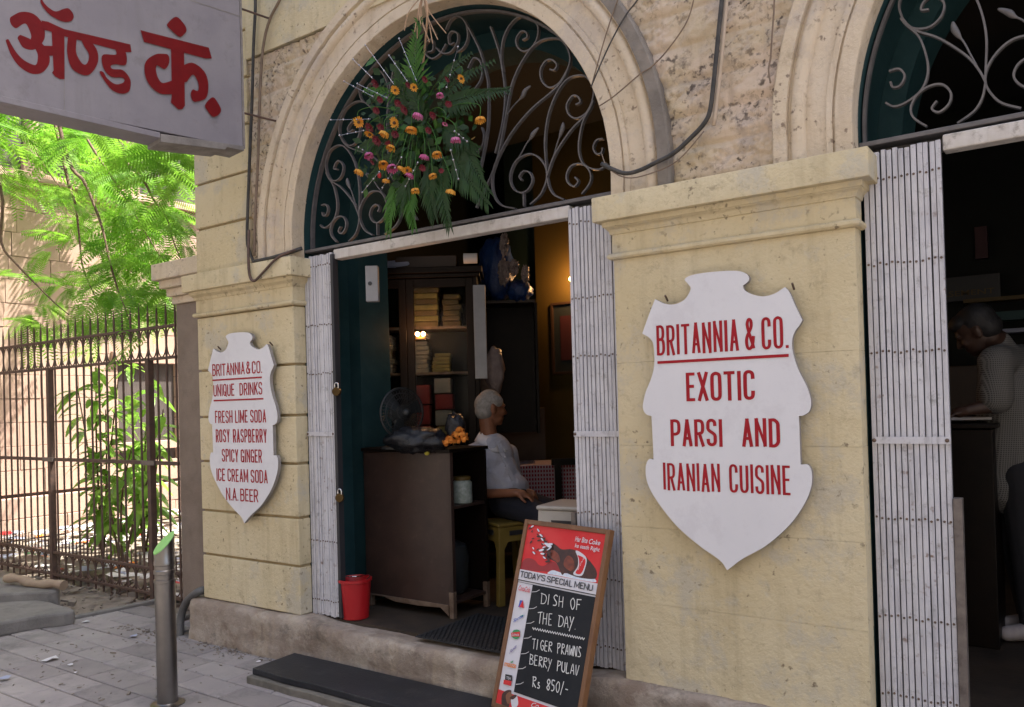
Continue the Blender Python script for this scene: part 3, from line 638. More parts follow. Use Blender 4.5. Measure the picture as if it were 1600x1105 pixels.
# ================================================================== SHIELD SIGNS
SY = -.052
SH = [(200,80),(230,65),(300,55),(380,52),(415,65),(420,85),(400,103),(405,118),(430,132),(470,140),(510,130),(545,108),(560,125),(580,170),(605,222),(595,240),(580,260),(570,290),(572,330),(590,390),(620,450),(635,500),(630,535),(610,550),(593,553),(595,600),(599,720),(625,722),(638,750),(635,800),(610,860),(560,930),(480,1000),(400,1045),(346,1085),(320,1050),(250,1000),(170,930),(100,840),(70,780),(65,730),(75,703),(92,703),(90,650),(85,553),(65,545),(55,520),(65,470),(85,420),(95,370),(92,310),(80,285),(53,268),(70,220),(85,180),(97,150),(130,165),(165,167),(200,150),(220,115),(212,98)]
HARD = {6, 11, 14, 24, 26, 34, 42, 44, 52, 55}
shp = [atY(980+x/2.21, 400+y/2.21, SY) for x, y in SH]
def soft(pts, hard, sub=5):
    n = len(pts); out = []
    for i in range(n):
        p1, p2 = pts[i], pts[(i+1) % n]; p0 = pts[i-1] if i not in hard else p1+(p1-p2); p3 = pts[(i+2) % n] if (i+1) % n not in hard else p2+(p2-p1)
        for k in range(sub):
            t = k/sub; out.append(.5*((2*p1)+(p2-p0)*t+(2*p0-5*p1+4*p2-p3)*t*t+(3*p1-p0-3*p2+p3)*t**3))
    return out
outline = soft(shp, HARD)
zt = max(p.z for p in outline); zb_ = min(p.z for p in outline)
def shield(label, dx, dz, fx, fz, lines, rules, px2):
    S = thing('shield_sign', label, 'sign', (0, 0, 0), 'white shield signs on the pillars')
    cxs = sum(p.x for p in outline)/len(outline); czs = (zt+zb_)/2
    pts = [Vector((cxs+(p.x-cxs)*fx+dx, SY, czs+(p.z-czs)*fz+dz)) for p in outline]
    c = Vector((cxs+dx, 0, czs+dz)); S.location = c; ORG[S.name] = c
    mb = MB(); mb.prism(pts, (0, .022, 0)); mb.build('sign_board', m_signedge, S)
    mb = MB(); mb.prism([p+Vector((0, -.0005, 0)) for p in pts], (0, -.0025, 0)); mb.build('painted_face', m_sign, S)
    for body, (tl, bl, tr, br) in lines:
        a, b, c_, d = (atY(*px2(p), SY-.003) for p in (tl, bl, tr, br))
        xa = (a.x+b.x)/2; xb = (c_.x+d.x)/2; za = (b.z+d.z)/2; zc = (a.z+c_.z)/2
        mb = MB(); block_text(mb, body, (xa, SY-.0034, za), (1, 0, 0), (0, 0, 1), xb-xa, zc-za, (0, -1, 0), SW[0] if px2 is R2 else SW[1], SPC.get(body, .9))
        mb.build('lettering', m_red, S)
    for p, q, t_ in rules:
        a, b = atY(*px2(p), SY-.003), atY(*px2(q), SY-.003); z = (a.z+b.z)/2
        mb = MB(); mb.box(a.x, b.x, SY-.0055, SY-.0036, z-t_, z+t_); mb.build('underline', m_red, S)
    mb = MB()
    for i in (11, 55): q = pts[i*5]; mb.tube([q+Vector((.03 if i == 11 else .05, .02, -.01)), q+Vector((.03 if i == 11 else .05, -.004, .012))], .005, 6)
    mb.build('hook', m_rivet, S)
    return S
SW = (.150, .125)
SPC = {'UNIQUE DRINKS': 1.5, 'PARSI AND': 1.6, 'FRESH LIME SODA': .7, 'ROSY RASPBERRY': .9, 'SPICY GINGER': .7, 'ICE CREAM SODA': .7, 'BRITANNIA & CO.': .45, 'IRANIAN CUISINE': .75, 'N.A. BEER': .6}
R2 = lambda p: (980+p[0]/2.21, 400+p[1]/2.21); L2 = lambda p: (280+p[0]/3.35, 500+p[1]/3.35)
shield('large white shield sign reading exotic parsi and iranian cuisine on the middle pillar', 0, 0, 1, 1,
       [('BRITANNIA & CO.', ((98,237),(105,342),(553,211),(560,321))), ('EXOTIC', ((202,403),(205,503),(440,395),(442,497))), ('PARSI AND', ((148,565),(152,657),(528,560),(528,660))), ('IRANIAN CUISINE', ((123,713),(126,808),(563,725),(566,826)))],
       [((105,367),(558,345),.006)], R2)
tL = atY(369.7, 519.5, SY); bL = atY(383.5, 817, SY); tR = atY(1118, 424, SY); bR = atY(1137, 890, SY)
wl = [atY(328.4, 712, SY).x, atY(434.3, 715, SY).x]; wr = [atY(1009.4, 725.8, SY).x, atY(1268.2, 734.8, SY).x]
shield('white shield sign listing fresh lime soda and other drinks on the left pillar', sum(wl)/2-sum(wr)/2, (tL.z+bL.z)/2-(tR.z+bR.z)/2, (wl[1]-wl[0])/(wr[1]-wr[0]), (tL.z-bL.z)/(tR.z-bR.z),
       [('BRITANNIA & CO.', ((173,240),(175,303),(433,205),(434,270))), ('UNIQUE DRINKS', ((178,342),(182,405),(434,320),(436,386))), ('FRESH LIME SODA', ((187,480),(190,545),(455,465),(455,532))), ('ROSY RASPBERRY', ((191,575),(193,642),(459,568),(459,641))), ('SPICY GINGER', ((223,677),(225,745),(433,677),(434,745))), ('ICE CREAM SODA', ((195,780),(197,845),(463,783),(464,853))), ('N.A. BEER', ((245,880),(247,946),(413,885),(414,952)))],
       [((175,323),(433,293),.005), ((182,430),(441,405),.005)], L2)
# ================================================================== HANGING SHOP SIGN
hd = Vector((.158, .987, 0)).normalized(); hn = Vector((.987, -.158, 0)).normalized()
e0 = atY(380, 232, -.26); H = thing('hanging_shop_sign', 'big grey white hoarding with red Hindi lettering jutting out over the pavement', 'sign', (e0.x, e0.y, 3.0))
hp = lambda x, y, o=0.: atPl(x, y, e0+hn*o, hn)
tr_ = hp(377.5, 0); top = Vector((e0.x, e0.y, tr_.z+.25)); bl_ = hp(0, 154); ext = (bl_-e0); ext.z = 0; Lh = ext.length+.9
zl = e0.z+(bl_.z-e0.z)*Lh/ext.length
q = [e0, e0-hd*Lh+Vector((0, 0, zl-e0.z)), e0-hd*Lh+Vector((0, 0, top.z-e0.z)), top]
mb = MB(); mb.prism(q, -hn*.16); mb.build('sign_box', m_hang, H, bevel=.004)
mb = MB(); a = hp(250, 213); mb.prism([e0+hn*.012+Vector((0, 0, .012)), a+hn*.012+Vector((0, 0, .012)), a+hn*.012-UP*.035, e0-hd*.12+hn*.012-UP*.035, e0-hd*.11+hn*.012-UP*.018, e0+hn*.012-UP*.018], -hn*.19); mb.build('bottom_batten', m_hangd, H, bevel=.003)
a2 = hp(-60, 142)
mb = MB(); mb.prism([a+hn*.006+UP*.02, a2+hn*.006+UP*.02, a2+hn*.006-UP*.012, a+hn*.006-UP*.012], -hn*.18); mb.build('bottom_batten', m_hang, H, bevel=.003)
mb = MB(); mb.prism([e0+hn*.004, top+hn*.004, top+hd*.012+hn*.004, e0+hd*.012+hn*.004], -hn*.17); mb.build('end_cap', m_hangd, H)
mb = MB()
for x, y0, y1 in ((100, 118, 178),): mb.prism([hp(x, 60, .001), hp(x+.8, 60, .001), hp(x+.8, 176, .001), hp(x, 176, .001)], hn*.0006)
mb.prism([hp(298, 0, .001), hp(375, 25, .001), hp(375, 26.3, .001), hp(298, 1.3, .001)], hn*.0006); mb.build('sheet_seam', m_hangd, H)
def stroke(pts):
    """closed outline from (x, y, half width) points"""
    P = [Vector((p[0], p[1], 0)) for p in pts]; n = len(P); L_, R__ = [], []
    for i in range(n):
        t = (P[min(i+1, n-1)]-P[max(i-1, 0)]).normalized(); b = Vector((-t.y, t.x, 0))*pts[i][2]; L_.append(P[i]+b); R__.append(P[i]-b)
    return L_, R__
GL = [('s', [(88,140,40),(140,112,38),(190,122,40),(228,175,46),(236,235,42),(205,277,34),(165,270,34),(122,232,16)]),
      ('s', [(240,285,26),(268,330,34),(272,385,38),(245,428,32),(200,432,28),(135,395,24),(85,335,18),(45,252,10)]),
      ('s', [(262,318,32),(345,318,30)]), ('p', [(322,180),(402,190),(404,495),(375,495),(345,478),(325,455),(335,440)]),
      ('p', [(258,128),(300,136),(400,182),(815,278),(822,326),(782,326),(395,225),(300,192),(275,188)]),
      ('c', [(258,-8),(278,22),(310,52),(350,72),(400,55),(432,55),(460,95),(450,128),(410,138),(360,122),(300,82),(255,20)]),
      ('s', [(452,240,28),(448,330,28),(480,410,34),(540,438,34),(580,390,30),(582,330,28),(545,270,26),(520,235,16)]),
      ('c', [(722,300),(782,318),(788,404),(720,402),(692,412),(705,432),(770,440),(815,500),(808,568),(762,586),(700,562),(650,500),(622,450),(645,450),(672,492),(720,526),(765,520),(778,500),(760,485),(700,482),(655,442),(635,375),(650,340),(726,342)]),
      ('p', [(878,188),(920,200),(1305,298),(1324,366),(1285,366),(900,262)]), ('p', [(1068,280),(1150,300),(1156,660),(1140,682),(1115,684),(1068,640),(1075,590)]),
      ('s', [(1032,385,48),(980,375,36),(945,400,36),(940,450,36),(962,510,34),(1010,552,34),(1085,545,44)]),
      ('s', [(1140,470,50),(1200,430,38),(1250,465,32),(1272,530,30),(1262,590,34),(1215,598,40)]),
      ('c', [(1100,105),(1150,150),(1166,188),(1150,215),(1120,230),(1062,180),(1045,152)]), ('c', [(1330,608),(1366,650),(1382,690),(1365,718),(1330,730),(1296,690),(1282,655)])]
k_ = 0
for kind, pts in GL:
    o = .0012+.0006*k_; k_ += 1; to = lambda p: hp(p[0]/4., p[1]/4., o)
    mb = MB()
    if kind == 's':
        L_, R__ = stroke(pts); L_ = smooth_pts(L_, 5); R__ = smooth_pts(R__, 5); cap0 = []
        A = [to(p) for p in L_]; Bq = [to(p) for p in R__]; n = len(A)
        mb.add(A+Bq, [(i, i+1, n+i+1, n+i) for i in range(n-1)])
        for e, s_ in ((0, -1), (n-1, 1)):
            c_ = (L_[e]+R__[e])/2; d_ = (L_[e]-R__[e])/2; t_ = Vector((-d_.y, d_.x, 0))*(.55)*(1 if s_ < 0 else -1); arc = [c_+d_*math.cos(q_*math.pi/8)+t_*math.sin(q_*math.pi/8) for q_ in range(9)]
            mb.sheet([to(p)+hn*.0002 for p in arc])
    elif kind == 'c': mb.sheet([to(p) for p in smooth_closed([(x, y, 0) for x, y in pts], 4)])
    else: mb.sheet([to(p) for p in pts])
    mb.build('letter_stroke', m_red2, H)
mb = MB()
for s_ in (.25, .9): mb.tube([e0+hd*.0-hn*.08+UP*s_, e0+hd*.30-hn*.08+UP*s_], .007, 8)
mb.build('wall_bracket', m_iron, H)

# ================================================================== MENU BOARD
zb = .083; BL = atZ(769, 1103.7, zb); ya, le, bh, bw = R_(-11.64), R_(16.79), .925, .569
bu = Vector((math.cos(ya), math.sin(ya), 0)); bk = Vector((-math.sin(ya), math.cos(ya), 0)); bv = UP*math.cos(le)+bk*math.sin(le); bn = bu.cross(bv); bn = bn if bn.y < 0 else -bn
MBD = thing('menu_board', 'framed menu board with red bottle advert and chalked dish list leaning on the gate', 'menu board', BL)
bp0 = BL
fw = .024
def bp(u, v, o=0.): return bp0+bu*u+bv*v+bn*o
mb = MB()
for (u0, u1, v0, v1) in ((0, fw, 0, bh), (bw-fw, bw, 0, bh), (fw, bw-fw, bh-fw, bh), (fw, bw-fw, 0, fw)):
    mb.obox(bp((u0+u1)/2, (v0+v1)/2, -.008), bu*(u1-u0), bv*(v1-v0), bn*.036)
mb.build('frame', m_frame, MBD, bevel=.003)
mb = MB(); mb.obox(bp(bw/2, bh/2, -.006), bu*(bw-2*fw+.004), bv*(bh-2*fw+.004), bn*.012); mb.build('panel', m_white, MBD)
bpl = lambda x, y, o: atPl(740+x/3.622, 800+y/3.622, bp(0, 0, o), bn)
def uv(x, y):
    p = bpl(x, y, .0005)-bp0; return p.dot(bu), p.dot(bv)
_lay = [0]
def patch(name, mat_, pts, curved=False, off=None, hard=None):
    _lay[0] += 1; o = off if off else .0008+.00022*_lay[0]
    P = [uv(*p) for p in pts]
    if curved: P = [(p.x, p.y) for p in smooth_closed([(a, b, 0) for a, b in P], 4)]
    mb = MB(); mb.sheet([bp(a, b, o) for a, b in P][::1]); return mb.build(name, mat_, MBD)
u0, u1 = fw, bw-fw
def rect(name, mat_, ua, ub, va, vb):
    _lay[0] += 1; o = .0008+.00022*_lay[0]; mb = MB(); mb.sheet([bp(ua, va, o), bp(ub, va, o), bp(ub, vb, o), bp(ua, vb, o)]); return mb.build(name, mat_, MBD)
vT = bh-fw; v_hd = uv(272, 325)[1]; v_hb = uv(262, 385)[1]; v_bk = uv(340, 412)[1]; u_bk = uv(337, 412)[0]; v_bb = uv(140, 1002)[1]; v_b2 = uv(235, 1020)[1]
rect('advert_picture', m_pred, u0, u1, v_hd, vT)
patch('crowd_silhouette', m_pdred, [(270,325),(282,275),(310,262),(345,272),(370,300),(400,305),(440,280),(480,300),(500,330),(520,350),(440,340)], True)
patch('ice_pieces', m_ice, [(420,345),(450,330),(500,345),(560,350),(620,360),(680,375),(690,398),(600,385),(500,365),(430,352)], True)
patch('bottle_picture', m_cola, [(415,250),(440,180),(470,190),(500,212),(560,212),(620,240),(690,320),(695,372),(660,380),(600,372),(560,360),(520,345),(500,355),(470,290)], True)
patch('bottle_shine', m_cola2, [(430,240),(448,215),(480,240),(490,275),(470,285)], True)
patch('bottle_shine', m_cola2, [(510,300),(530,250),(560,262),(572,310),(550,335)], True)
patch('bottle_label', m_white, [(578,222),(600,225),(640,262),(632,320),(612,362),(565,352),(590,310),(592,260)], True)
patch('bottle_label_field', m_pred, [(592,245),(634,270),(626,318),(606,352),(578,345),(596,310),(598,270)], True)
rs = random.Random(4); mb = MB(); mb2 = MB()
for i in range(46):
    t = rs.random(); cx_, cy_ = 432-t*110+rs.gauss(0, 8), 205-t*40+rs.gauss(0, 30+25*t); r_ = rs.uniform(3, 11)*(1.2-t*.5); a_ = rs.uniform(2.2, 4.2)
    pts = [(cx_+r_*math.cos(q_)*1.5*math.cos(a_)-r_*.6*math.sin(q_)*math.sin(a_), cy_+r_*1.5*math.cos(q_)*math.sin(a_)+r_*.6*math.sin(q_)*math.cos(a_)) for q_ in [k*math.pi/4 for k in range(8)]]
    (mb if i % 3 else mb2).sheet([bp(*uv(*p), .0065+.00003*i) for p in pts])
mb.build('cola_splash', m_cola, MBD); mb2.build('splash_glints', m_ice, MBD)
def btext(name, mat_, body, x, y, x2, y2, hpx, shear=0., bold=.0, off=.007):
    a, b = uv(x, y), uv(x2, y2); c_ = uv(x, y-hpx); ux = bu*(b[0]-a[0])+bv*(b[1]-a[1]); Ln = ux.length; mb = MB()
    ux = ux/Ln; uy = bv*1.0
    add_text(mb, body, bp(a[0], a[1], off), ux, uy, Ln, c_[1]-a[1], shear, bold); return mb.build(name, mat_, MBD)
btext('slogan', m_white, 'Har Bite', 578, 168, 648, 179, 30, .15, .01); btext('slogan', m_white, 'Coke', 656, 181, 720, 191, 29, .25, .01); btext('slogan', m_white, 'ke saath Right', 576, 208, 716, 234, 30, .15, .01)
btext('bottle_label_script', m_white, 'Coca', 594, 336, 632, 262, 26, .25, .0, .0075)
rect('header_strip', m_white, u0, u1, v_hb, v_hd)
ha, hb_ = uv(266, 373), uv(678, 451); mb = MB(); block_text(mb, "TODAY'S SPECIAL MENU", bp(ha[0], ha[1]+.004, .007), bu, bv, hb_[0]-ha[0], .030, bn, .17, .9, .0002); mb.build('header_lettering', m_black, MBD)
for y_, t_ in ((384, .0022), (396, .001)):
    v = uv(258, y_)[1]; rect('header_rule', m_black, u0, u1, v-t_, v+t_)
rect('chalk_area', m_blackb, u_bk, u1, v_b2, v_bk)
rect('lower_advert', m_pred, u0, u1, fw, v_bb)
patch('drinker_hair', m_cola, [(160,1080),(165,1030),(190,1010),(215,1010),(212,1040),(200,1060),(205,1100),(170,1110)], True)
patch('drinker_face', m_skin, [(185,1040),(208,1018),(222,1040),(216,1075),(195,1085)], True)
patch('drinker_hand', m_white, [(215,1058),(245,1035),(255,1090),(225,1115)], True)
patch('drinker_bottle', m_cola, [(208,1052),(235,1035),(248,1042),(225,1062)], True)
btext('lower_script', m_white, 'Co', 330, 1104, 372, 1112, 28, .3, .005)
# brand marks in the side strip
btext('brand_mark', m_pred, 'CocaCola', 258, 444, 322, 458, 30, .25, .01)
patch('brand_mark', m_blue, [(256,538),(266,500),(282,502),(272,542)]); patch('brand_mark', m_pred, [(262,538),(282,500),(288,545)]); 
btext('brand_mark', m_blue, 'Sprite', 227, 632, 284, 602, 26, .2, .012); patch('brand_mark', m_pgreen, [(262,592),(284,582),(284,594)])
patch('brand_mark', m_pgreen, [(222,708),(228,672),(262,670),(264,706),(245,720)], True); patch('brand_mark', m_pred, [(217,684),(266,678),(266,706),(217,706)]); btext('brand_mark', m_white, 'Limca', 222, 702, 262, 702, 16, .15, .01, .0085)
btext('brand_mark', m_ppurp, 'Fanta', 208, 806, 246, 768, 24, .1, .012)
btext('brand_mark', m_porange, 'maaza', 178, 872, 243, 886, 22, 0, .02); patch('brand_mark', m_pgreen, [(208,850),(230,842),(222,856)])
patch('brand_mark', m_black, [(184,918),(222,926),(222,958),(182,950)]); patch('brand_mark', m_pred, [(176,950),(220,958),(216,985),(172,974)])
btext('brand_mark', m_white, 'TEA', 190, 946, 216, 951, 16, 0, .01, .0085)
# chalk writing, single strokes
LT = {'D': [[(0,0),(0.05,1)],[(-.1,.95),(.5,.85),(.65,.5),(.45,.1),(-.05,.02)]], 'I': [[(.15,0),(.2,1)]], 'S': [[(.55,.9),(.3,1),(.1,.8),(.25,.55),(.5,.35),(.4,.08),(.0,.05)]], 'H': [[(0,0),(.05,1)],[(.5,0),(.55,1)],[(0,.5),(.55,.52)]],
      'O': [[(.3,1),(.05,.75),(.05,.3),(.3,0),(.55,.3),(.55,.75),(.3,1)]], 'F': [[(.05,0),(.1,1)],[(.05,.98),(.6,1)],[(.08,.52),(.45,.55)]], 'T': [[(.3,0),(.32,1)],[(-.05,.95),(.6,1)]], 'E': [[(.05,0),(.08,1)],[(.05,1),(.5,1)],[(.05,.52),(.42,.54)],[(.03,.02),(.5,.02)]],
      'A': [[(0,0),(.3,1),(.58,0)],[(.12,.38),(.48,.38)]], 'Y': [[(0,1),(.28,.5)],[(.58,1),(.05,-.25)]], 'G': [[(.55,.85),(.3,1),(.05,.7),(.08,.25),(.32,0),(.55,.2),(.55,.45),(.3,.45)]], 'R': [[(.05,0),(.08,1)],[(.0,.95),(.45,.95),(.5,.7),(.08,.5),(.58,0)]], 'P': [[(.08,-.05),(.1,1)],[(.0,.95),(.45,.95),(.5,.65),(.1,.48)]],
      'W': [[(0,1),(.12,0),(.3,.7),(.48,0),(.62,1)]], 'N': [[(.02,0),(.05,1),(.5,0),(.55,1)]], 'B': [[(.05,0),(.08,1)],[(0,.98),(.45,.9),(.4,.6),(.1,.52),(.55,.42),(.5,.1),(.0,.0)]], 'U': [[(.05,1),(.05,.3),(.28,0),(.5,.25),(.52,1)]], 'L': [[(.1,1),(.05,.02),(.5,.05)]], 'V': [[(0,1),(.25,0),(.6,1)]],
      's': [[(.4,.5),(.15,.5),(.15,.3),(.4,.2),(.3,0),(.0,.0)]], '8': [[(.3,.5),(.1,.75),(.3,1),(.5,.8),(.3,.5),(.05,.25),(.3,0),(.52,.25),(.3,.5)]], '5': [[(.5,1),(.15,1),(.12,.58),(.42,.55),(.48,.2),(.2,0),(.0,.05)]], '0': [[(.3,1),(.05,.6),(.1,.1),(.35,0),(.55,.4),(.5,.85),(.3,1)]], '/': [[(.0,-.2),(.45,1.1)]], '-': [[(0,.45),(.45,.42)]], '.': [[(.1,0),(.13,.04)]]}
rc = random.Random(9)
def chalk(body, x, y, x2, y2, hpx):
    n = len(body); mb = MB()
    for i, ch in enumerate(body):
        if ch == ' ': continue
        for st_ in LT[ch]:
            pts = []
            for a, b in st_:
                t = (i+a*1.3)/n; px = x+(x2-x)*t+rc.uniform(-1.5, 1.5)+b*4; py = y+(y2-y)*t-b*hpx+rc.uniform(-1.5, 1.5); pts.append(bp(*uv(px, py), .0078))
            if len(pts) > 1: mb.ribbon(smooth_pts(pts, 4) if len(pts) > 2 else pts, bn, .0040*rc.uniform(.8, 1.15), .0006)
    mb.build('chalk_writing', m_chalk, MBD)
chalk('DISH OF', 388, 520, 618, 562, 62); chalk('THE DAY.', 368, 632, 606, 668, 66); chalk('TIGER PRAWNS', 336, 775, 618, 825, 58); chalk('BERRY PULAV', 322, 862, 606, 930, 58); chalk('Rs 850/-', 338, 990, 550, 1035, 60)
mb = MB(); pts = [bp(*uv(340+i*7, 660+i*1.42+(6 if i % 2 else -6)), .008) for i in range(43)]; mb.ribbon(pts, bn, .005, .0006); mb.build('chalk_writing', m_chalk, MBD)
mb = MB()
for x, y in ((335,450),(320,545),(305,628),(290,712),(275,800),(258,885),(245,972)):
    mb.ribbon([bp(*uv(x, y+4), .008), bp(*uv(x+26, y+2), .008), bp(*uv(x+44, y-8), .008)], bn, .003, .0005)
mb.build('menu_line_marks', m_paper, MBD)
mb = MB(); mb.tube([bp(bw*.8, bh*.97, -.02), bp(bw*.8, bh*.97, -.02)-UP*.4+bk*.03], .008, 6); mb.build('rear_prop', m_frame, MBD)

# ================================================================== STREET FURNITURE AND GROUND PIECES
bb = atZ(262, 1100, 0); Bo = thing('bollard', 'stainless steel bollard with slanted green top standing on the paving', 'bollard', bb)
R0 = .053; prof = [(R0+.035, .0), (R0+.035, .006), (R0+.004, .010), (R0, .014), (R0, .655), (R0+.003, .657), (R0+.003, .672), (R0-.002, .675), (R0-.002, .700), (R0+.003, .703), (R0+.003, .722), (R0-.001, .726), (R0-.001, .748), (R0+.002, .751), (R0+.002, .768), (R0, .772)]
mb = MB(); n = 40
for r, z in prof: mb.v += [(bb.x+r*math.cos(2*math.pi*k/n), bb.y+r*math.sin(2*math.pi*k/n), z) for k in range(n)]
tilt = (CR*.8+CF*.75); tilt = Vector((tilt[0], tilt[1], 0)).normalized()
ztop = lambda k, r, zc=.862: zc+r*1.0*(math.cos(2*math.pi*k/n)*tilt.x+math.sin(2*math.pi*k/n)*tilt.y)
mb.v += [(bb.x+R0*math.cos(2*math.pi*k/n), bb.y+R0*math.sin(2*math.pi*k/n), ztop(k, R0)) for k in range(n)]
kk = len(prof)+1; mb.f += [(i*n+k, i*n+(k+1) % n, (i+1)*n+(k+1) % n, (i+1)*n+k) for i in range(kk-1) for k in range(n)]
mb.f.append(tuple((kk-1)*n+k for k in range(n)))
mb.build('post', m_steel, Bo, smooth='auto')
mb = MB(); r_ = R0*1.02; mb.prism([(bb.x+r_*math.cos(2*math.pi*k/n), bb.y+r_*math.sin(2*math.pi*k/n), ztop(k, r_)+.0015) for k in range(n)], (0, 0, .006)); mb.build('slanted_cap', m_green, Bo)
# black slab in front of the door
S = thing('step_slab', 'long black stone slab on a mortar bed in front of the doorstep', 'step', (-3.2, -.25, 0))
mb = MB(); rs = random.Random(2); fr = [(-4.0+i*.13, -.415+rs.uniform(-.006, .006)) for i in range(23)]; bkp = [(-1.02-i*.3, -.085) for i in range(11)]
P = [Vector((x, y, .045)) for x, y in fr]+[Vector((x, y, .045)) for x, y in bkp]; mb.prism(P, (0, 0, .036)); mb.build('slab_top', m_slab, S, bevel=.004)
mb = MB(); P = [Vector((x-.012, y-.03+rs.uniform(-.012, .012), -.005)) for x, y in fr]+[Vector((x, y+.02, -.005)) for x, y in bkp]; mb.prism(P, (0, 0, .047)); mb.build('mortar_bed', m_slabs, S, bevel=.006)
# drain pipe
mb = MB(); D = thing('drain_pipe', 'grey drain pipe bending out of the left pillar foot into the ground', 'pipe', (-5.2, -.03, 0))
y_ = -.02; pts = [atY(322, 921, .04), atY(308, 926, y_), atY(292, 940, y_), atY(284, 960, y_), atY(281, 985, y_-.02), atY(280, 1003, y_-.03)]
mb.tube(smooth_pts(pts, 6), .027, 12); mb.tube([pts[4]+UP*.05, pts[5]+UP*.02], .033, 12); mb.build('bent_pipe', m_pipe, D, smooth='auto')
mb = MB(); mb.tube([atY(325, 955, .05), atY(282, 968, .03)], .02, 10); mb.build('cross_pipe', m_pipe, D, smooth='auto')
# concrete pieces by the fence, log, paper
def lump(name, label, cat, pts, h, mat_, seed, group=None):
    r = random.Random(seed); b = bmesh.new(); P = smooth_closed(pts, 3)
    mb = MB(); mb.prism([p+Vector((r.uniform(-.012, .012), r.uniform(-.012, .012), 0)) for p in P], (0, 0, h)); o = mb.build(name, mat_, None, bevel=.02)
    return tag(o, label, cat, group)
zq = .10
lump('concrete_slab', 'broken concrete slab lying tilted at the front left corner of the paving', 'concrete slab', [atZ(-120, 985, zq), atZ(-60, 938, zq), atZ(30, 935, zq), atZ(95, 944, zq), atZ(116, 955, zq), atZ(60, 962, zq), atZ(0, 972, zq)], -.11, m_conc, 1, 'broken concrete slabs')
zq = .17
lump('concrete_slab', 'flat broken concrete slab under the log by the fence', 'concrete slab', [atZ(-120, 935, zq), atZ(-60, 905, zq), atZ(20, 902, zq), atZ(80, 912, zq), atZ(90, 922, zq), atZ(20, 926, zq)], -.16, m_conc, 2, 'broken concrete slabs')
mb = MB(); a, b = atZ(10, 904, .22), atZ(100, 916, .20); pts = [a+(b-a)*t+Vector((0, 0, .012*math.sin(t*9))) for t in [i/12 for i in range(13)]]; mb.tube(pts, [.035+.006*math.sin(i*1.7) for i in range(13)], 10)
tag(mb.build('log', m_log, None, smooth='auto'), 'short pale log lying on the slab in front of the fence', 'log')
kb = MB(); a, b = atZ(23, 989, .0), atZ(205, 951, .0); d_ = (b-a).normalized(); kb.obox((a+b)/2+UP*.0-Vector((.05, 0, 0))-UP*.012, d_*((b-a).length+1.2), Vector((.07, 0, 0)), UP*.07); tag(kb.build('kerb_edge', m_conc, None, bevel=.008), kind='structure')
rl = random.Random(21)
def scrap(mb, c, s, rr):
    a = rr.uniform(0, 6.28); b_ = rr.uniform(.6, 1.3); P = []
    for i in range(6):
        q_ = a+i*math.pi/3; P.append(c+Vector((math.cos(q_)*s*rr.uniform(.6, 1.1), math.sin(q_)*s*b_*rr.uniform(.5, 1.), rr.uniform(.0, .35)*s)))
    mb.add(P+[c+UP*s*.25], [(i, (i+1) % 6, 6) for i in range(6)])
GRP = 'scraps of paper on the paving'
for i, (x, y, s, mt_, lb) in enumerate(((78,1031,.06,m_paper,'largest white paper scrap lying in the middle of the paving'), (134,972,.035,m_paper,'small white scrap lying at the upper edge of the paving near the slabs'), (209,995,.04,m_paperb,'pale blue scrap lying just left of the bollard'), (110,1039,.028,m_paper,'tiny white scrap right of the largest paper scrap'), (5,1062,.04,m_paperb,'pale scrap lying at the left edge of the paving'), (118,1051,.016,m_paper,'tiniest white scrap, below the others left of the bollard'), (404,1034,.018,m_paper,'white scrap lying by the corner of the black slab'))):
    mb = MB(); scrap(mb, atZ(x, y, .006), s, rl); tag(mb.build('paper_scrap', mt_, None), lb, 'paper scrap', GRP)
# debris between kerb and fence, and rubbish in the yard
mb = MB(); rl = random.Random(31)
for i in range(520):
    t = rl.random(); p = atZ(rl.uniform(60, 300), rl.uniform(925, 985), .0); p = Vector((rl.uniform(-8.6, -5.75), rl.uniform(-.35, .75), -.02))
    if p.x > PX0-.02 and p.y < .4: continue
    s = rl.uniform(.008, .035)*(1+(rl.random() > .93)*1.2)
    if rl.random() < .5: mb.obox(p+UP*s*.5, Vector((rl.uniform(-1, 1), rl.uniform(-1, 1), rl.uniform(-.4, .4))).normalized()*s*rl.uniform(.6, 2.4), Vector((rl.uniform(-1, 1), rl.uniform(-1, 1), .2)).normalized()*s*.7, Vector((.2, .1, 1))*s*.5)
    else: scrap(mb, p+UP*.01, s, rl)
tag(mb.build('debris', m_soil, None), kind='stuff')
mb = MB(); rl = random.Random(35)
for i in range(420):
    x = rl.uniform(-5.9, -3.95); y = -.075-abs(rl.gauss(0, .06)) if rl.random() < .6 else rl.uniform(-1.5, -.08)
    if -4.02 < x and y > -.44: continue
    s = rl.uniform(.003, .010)*(1.8 if rl.random() > .95 else 1); p = Vector((x, y, .003))
    mb.obox(p+UP*s*.3, Vector((rl.uniform(-1, 1), rl.uniform(-1, 1), .1)).normalized()*s*rl.uniform(1, 2.6), Vector((rl.uniform(-1, 1), rl.uniform(-1, 1), 0)).normalized()*s, UP*s*.6)
tag(mb.build('grit', m_soil, None), kind='stuff')
for nm, mt_, cnt, sd in (('litter', m_paper, 700, 41), ('litter', m_paperb, 130, 42), ('litter', m_bucket, 30, 43), ('litter', m_pgreen, 26, 44), ('litter', m_soil, 300, 45), ('litter', m_porange, 20, 46)):
    mb = MB(); rl = random.Random(sd)
    for i in range(cnt):
        x = rl.uniform(-11.2, -5.6); y = rl.uniform(.55, 4.2)
        z = .25*max(0, noise.noise(Vector((x*.8, y*.8, 2)))+.2)
        scrap(mb, Vector((x, y, z)), rl.uniform(.03, .13), rl)
    tag(mb.build(nm, mt_, None), kind='stuff')

